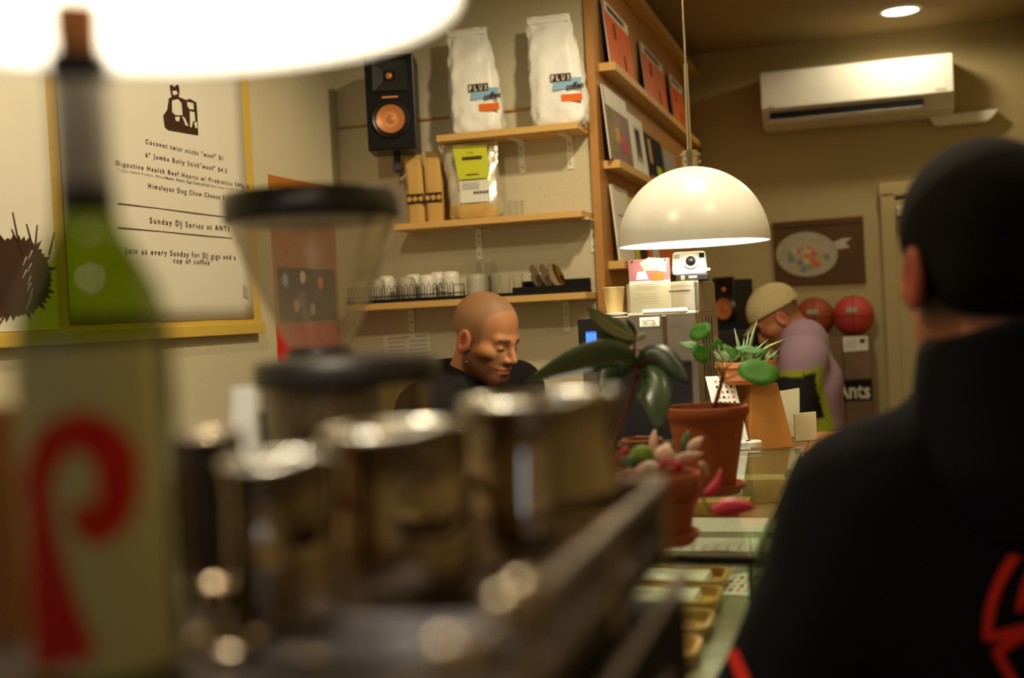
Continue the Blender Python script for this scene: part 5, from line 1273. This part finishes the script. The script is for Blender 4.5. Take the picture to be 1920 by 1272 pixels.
def hoodf(P):
    d = caps(P, hb - rt * .05 - fd * .02 + UP * .01, hb + rt * .05 - fd * .02 + UP * .01, .050)
    d = smin(d, caps(P, hb + rt * .075 + fd * .02 - UP * .01, hb + rt * .055 + fd * .09 - UP * .07, .030, .02), .02)
    d = smin(d, caps(P, hb - rt * .075 + fd * .02 - UP * .01, hb - rt * .055 + fd * .09 - UP * .07, .030, .02), .02)
    return smax(d, -caps(P, nb + UP * .20 + fd * .08, nb - UP * .03 + fd * .01, .068, .062), .01)
lo, hi = np.array(hb) - .2, np.array(hb) + .2
vs, fs = snet(hoodf, lo, hi, .008); npobj('hood', vs, fs, m_hoodie, root, None, (pel.x, pel.y, 0))
ep = W(875, 679, 3.21); obj('earring', MB().sph(ep, .004, 12, 8), m_chrome, root, smooth=True, off=V(pel.x, pel.y, 0))

# customer in the lilac sweater
f2 = (-CR * math.cos(math.radians(12)) + CFW * math.sin(math.radians(12))); r2 = f2.cross(UP).normalized()
hd = W(1459, 597, 4.75); face = f2 * math.cos(math.radians(38)) - UP * math.sin(math.radians(38))
nb = W(1508, 642, 4.65); ch = W(1514, 718, 4.68); pel = W(1512, 850, 4.72); pel.z = .93
J = dict(pel=pel, ch=ch, nb=nb, shR=nb + r2 * .175 - UP * .05 + f2 * .01, shL=nb - r2 * .175 - UP * .05 + f2 * .01)
for q, s in (('R', 1), ('L', -1)):
    sh = J['sh' + q]; J['el' + q] = sh + f2 * .06 - UP * .27 + r2 * s * .03; J['wr' + q] = J['el' + q] + f2 * .20 - r2 * s * .04 + UP * .10
    J['hi' + q] = pel + r2 * s * .09 - UP * .03; J['kn' + q] = V(J['hi' + q].x, J['hi' + q].y, .49) + f2 * .02; J['an' + q] = V(J['hi' + q].x, J['hi' + q].y, .08); J['to' + q] = V(J['hi' + q].x, J['hi' + q].y, .035) + f2 * .15 + r2 * s * .02
def tint_cap(x, y, z, ax):
    beard = sstep(-.030, -.055, z) * sstep(.0, .02, y)
    brow = sstep(.007, .003, np.abs(z - .021)) * sstep(.010, .016, ax) * sstep(.052, .046, ax) * sstep(.05, .06, y)
    hair = sstep(.0, .02, -y) * sstep(-.05, -.02, z)
    return [((.20, .08, .035), .7 * beard), ((.10, .03, .015), .8 * brow), ((.14, .06, .03), .7 * hair), ((.6, .18, .09), .5 * sstep(.079, .083, ax))]
m_lilac = vcol('lilac_sweater_cloth', .9)
Hm = frame(hd, face)
root, (tv, tf) = person('person', 'customer in cream cap and lilac sweater with black and lime panels, bending over', J, Hm, (.42, .17, .075), tint_cap, m_lilac, m_trou, .024)
sw = [o for o in root.children if o.name.startswith('sweater')][0]
d_ = (tv - np.array(EYE)); uu = d_ @ np.array(CR); dep = d_ @ np.array(CFW); zz = tv[:, 2]
fwd = (tv - np.array(nb)) @ np.array(f2)                      # distance in front of the neck line
edge = -.075 - .02 * np.sin(zz * 14)
lil = np.array((.40, .27, .38)); lime = np.array((.36, .42, .02)); blk = np.array((.006, .007, .012))
zl = 1.262 + .25 * np.clip(fwd + .02, -.2, .0) * 0
isblk = (zz < zl - .018 + .12 * np.clip(-fwd - .0, 0, .08)) & (fwd > edge + .028)
islime = (~isblk) & (zz < zl + .004 + .12 * np.clip(-fwd, 0, .08)) & (fwd > edge)
colr = np.tile(lil, (len(tv), 1)); colr[islime] = lime; colr[isblk] = blk
colr[(zz < 1.07) & (fwd > edge)] = lime * .9
ca = sw.data.color_attributes.new('Col', 'FLOAT_COLOR', 'POINT'); ca.data.foreach_set('color', np.concatenate([colr, np.ones((len(colr), 1))], 1).ravel())
def capf(P):
    d = ell(P, (0, -.010, .045), (.090, .112, .100)); return smax(smax(d, -(P[:, 2] - .030 - .20 * P[:, 1]), .006), -ell(P, (0, -.010, .042), (.083, .105, .092)), .003)
vs, fs = snet(capf, (-.12, -.15, -.02), (.12, .15, .16), .0055)
R_ = np.array(Hm.to_3x3()); T_ = np.array(Hm.to_translation()); m_cap = mat('cream_cap', (.58, .50, .27), .9, bump=(60, .3))
npobj('cap', vs @ R_.T + T_, fs, m_cap, root, None, (pel.x, pel.y, 0))
def brimf(P):
    d = ell(P, (0, .095, .052), (.070, .060, .30)); s = np.abs(P[:, 2] - (.050 - .25 * (P[:, 1] - .08) - 3.5 * P[:, 0] ** 2)) - .003
    return smax(smax(d, s, .002), -(P[:, 1] - .07), .002)
vs, fs = snet(brimf, (-.09, .05, -.02), (.09, .20, .09), .005)
npobj('cap_brim', vs @ R_.T + T_, fs, m_cap, root, None, (pel.x, pel.y, 0))

# customer in the black jacket, seen from behind
f3 = (CFW * math.cos(.10) - CR * math.sin(.10)).normalized(); r3 = f3.cross(UP).normalized()
d3 = 1.30
hd = W(1838, 500, d3); nb = W(1886, 797, d3); ch = nb - UP * .17 + f3 * .01; pel = nb - UP * .48 + f3 * .02; pel.z = .92
J = dict(pel=pel, ch=ch, nb=nb, shL=W(1618, 930, d3), shR=nb + r3 * .19 - UP * .06)
J['shL'] = nb - r3 * .160 - UP * .085
for q, s in (('R', 1), ('L', -1)):
    sh = J['sh' + q]; J['el' + q] = sh + r3 * s * .135 - UP * .22 - f3 * .03; J['wr' + q] = J['el' + q] + f3 * .08 - r3 * s * .06 - UP * .19
    J['hi' + q] = pel + r3 * s * .09 - UP * .03; J['kn' + q] = V(J['hi' + q].x, J['hi' + q].y, .49); J['an' + q] = V(J['hi' + q].x, J['hi' + q].y, .08); J['to' + q] = V(J['hi' + q].x, J['hi' + q].y, .035) + f3 * .15 + r3 * s * .02
def tint_dark(x, y, z, ax):
    hair = sstep(.02, -.01, y) * sstep(-.075, -.045, z) + sstep(.03, .05, z)
    return [((.008, .004, .003), np.clip(hair, 0, 1) * .9), ((.45, .07, .03), .8 * sstep(.078, .083, ax))]
m_jack = mat('black_jacket', (.0032, .0024, .0045), .95, noise=(8, .3), bump=(25, .4))
Hm = frame(hd, (f3 - UP * .03))
root, (tv, tf) = person('person', 'customer in black jacket with red back graphic, standing with back to the viewer', J, Hm, (.42, .15, .06), tint_dark, m_jack, m_trou, .026, .010)
base3 = V(pel.x, pel.y, 0)
def hairf(P):
    A = P.copy(); A[:, 0] = np.abs(A[:, 0])
    d = ell(P, (0, -.014, .044), (.086, .109, .096)); d = smin(d, ell(P, (0, -.050, -.015), (.066, .062, .055)), .03)
    d = smax(d, (P[:, 1] - .045 - .5 * (P[:, 2] - .02)), .012)         # face side
    d = smax(d, -(P[:, 2] + .058), .01)
    return smax(d, -ell(A, (.084, -.005, -.014), (.016, .028, .036)), .006)
vs, fs = snet(hairf, (-.12, -.15, -.09), (.12, .12, .16), .005)
R_ = np.array(Hm.to_3x3()); T_ = np.array(Hm.to_translation())
npobj('hair', vs @ R_.T + T_, fs, mat('short_dark_hair', (.005, .003, .0025), .9, noise=(80, .4), bump=(400, .5)), root, None, base3)
cb, c1 = Hm @ V(.008, -.045, -.215), Hm @ V(.012, -.035, -.060)
def collf(P):
    o = caps(P, cb, c1 + UP * .06, .118, .084); i = caps(P, cb + UP * .03, c1 + UP * .12, .072, .066)
    ax_ = (c1 - cb).normalized(); d = smax(o, -i, .008)
    return smax(d, (P - np.array(c1)) @ np.array(ax_) - .006 - .30 * ((P - np.array(c1)) @ np.array(r3)), .012)
vs, fs = snet(collf, np.array(cb) - .16, np.array(c1) + .16, .007); npobj('collar', vs, fs, m_jack, root, None, base3)
bv = BVHTree.FromPolygons([Vector(v) for v in tv], [tuple(int(i) for i in f) for f in tf])
m_rg = mat('red_graphic', (.50, .018, .008), .7)
arc = [(2075 - 225 * math.cos(a), 1195 - 235 * math.sin(a)) for a in np.linspace(-.02, 1.5, 9)]
decal('red_graphic', arc, [18] * 9, bv, m_rg, root, base3, .002)
decal('red_graphic', [(1850, 1196), (1890, 1186), (1925, 1180), (1990, 1176)], [17, 17, 20, 20], bv, m_rg, root, base3, .0022)
decal('red_graphic', [(1990, 1150), (1930, 1180), (1895, 1200), (1868, 1222)], [26, 24, 24, 16], bv, m_rg, root, base3, .0024)
decal('red_graphic', [(1866, 1216), (1880, 1245), (1897, 1275), (1915, 1310)], [18, 17, 16, 16], bv, m_rg, root, base3, .0026)
decal('red_graphic', [(1908, 1146), (1918, 1115), (1935, 1080), (1950, 1060)], [8, 16, 26, 30], bv, m_rg, root, base3, .0028)
decal('elbow_patch', [(1366, 1200), (1376, 1222), (1386, 1250), (1402, 1290)], [8, 20, 22, 24], bv, m_rg, root, base3, .002)
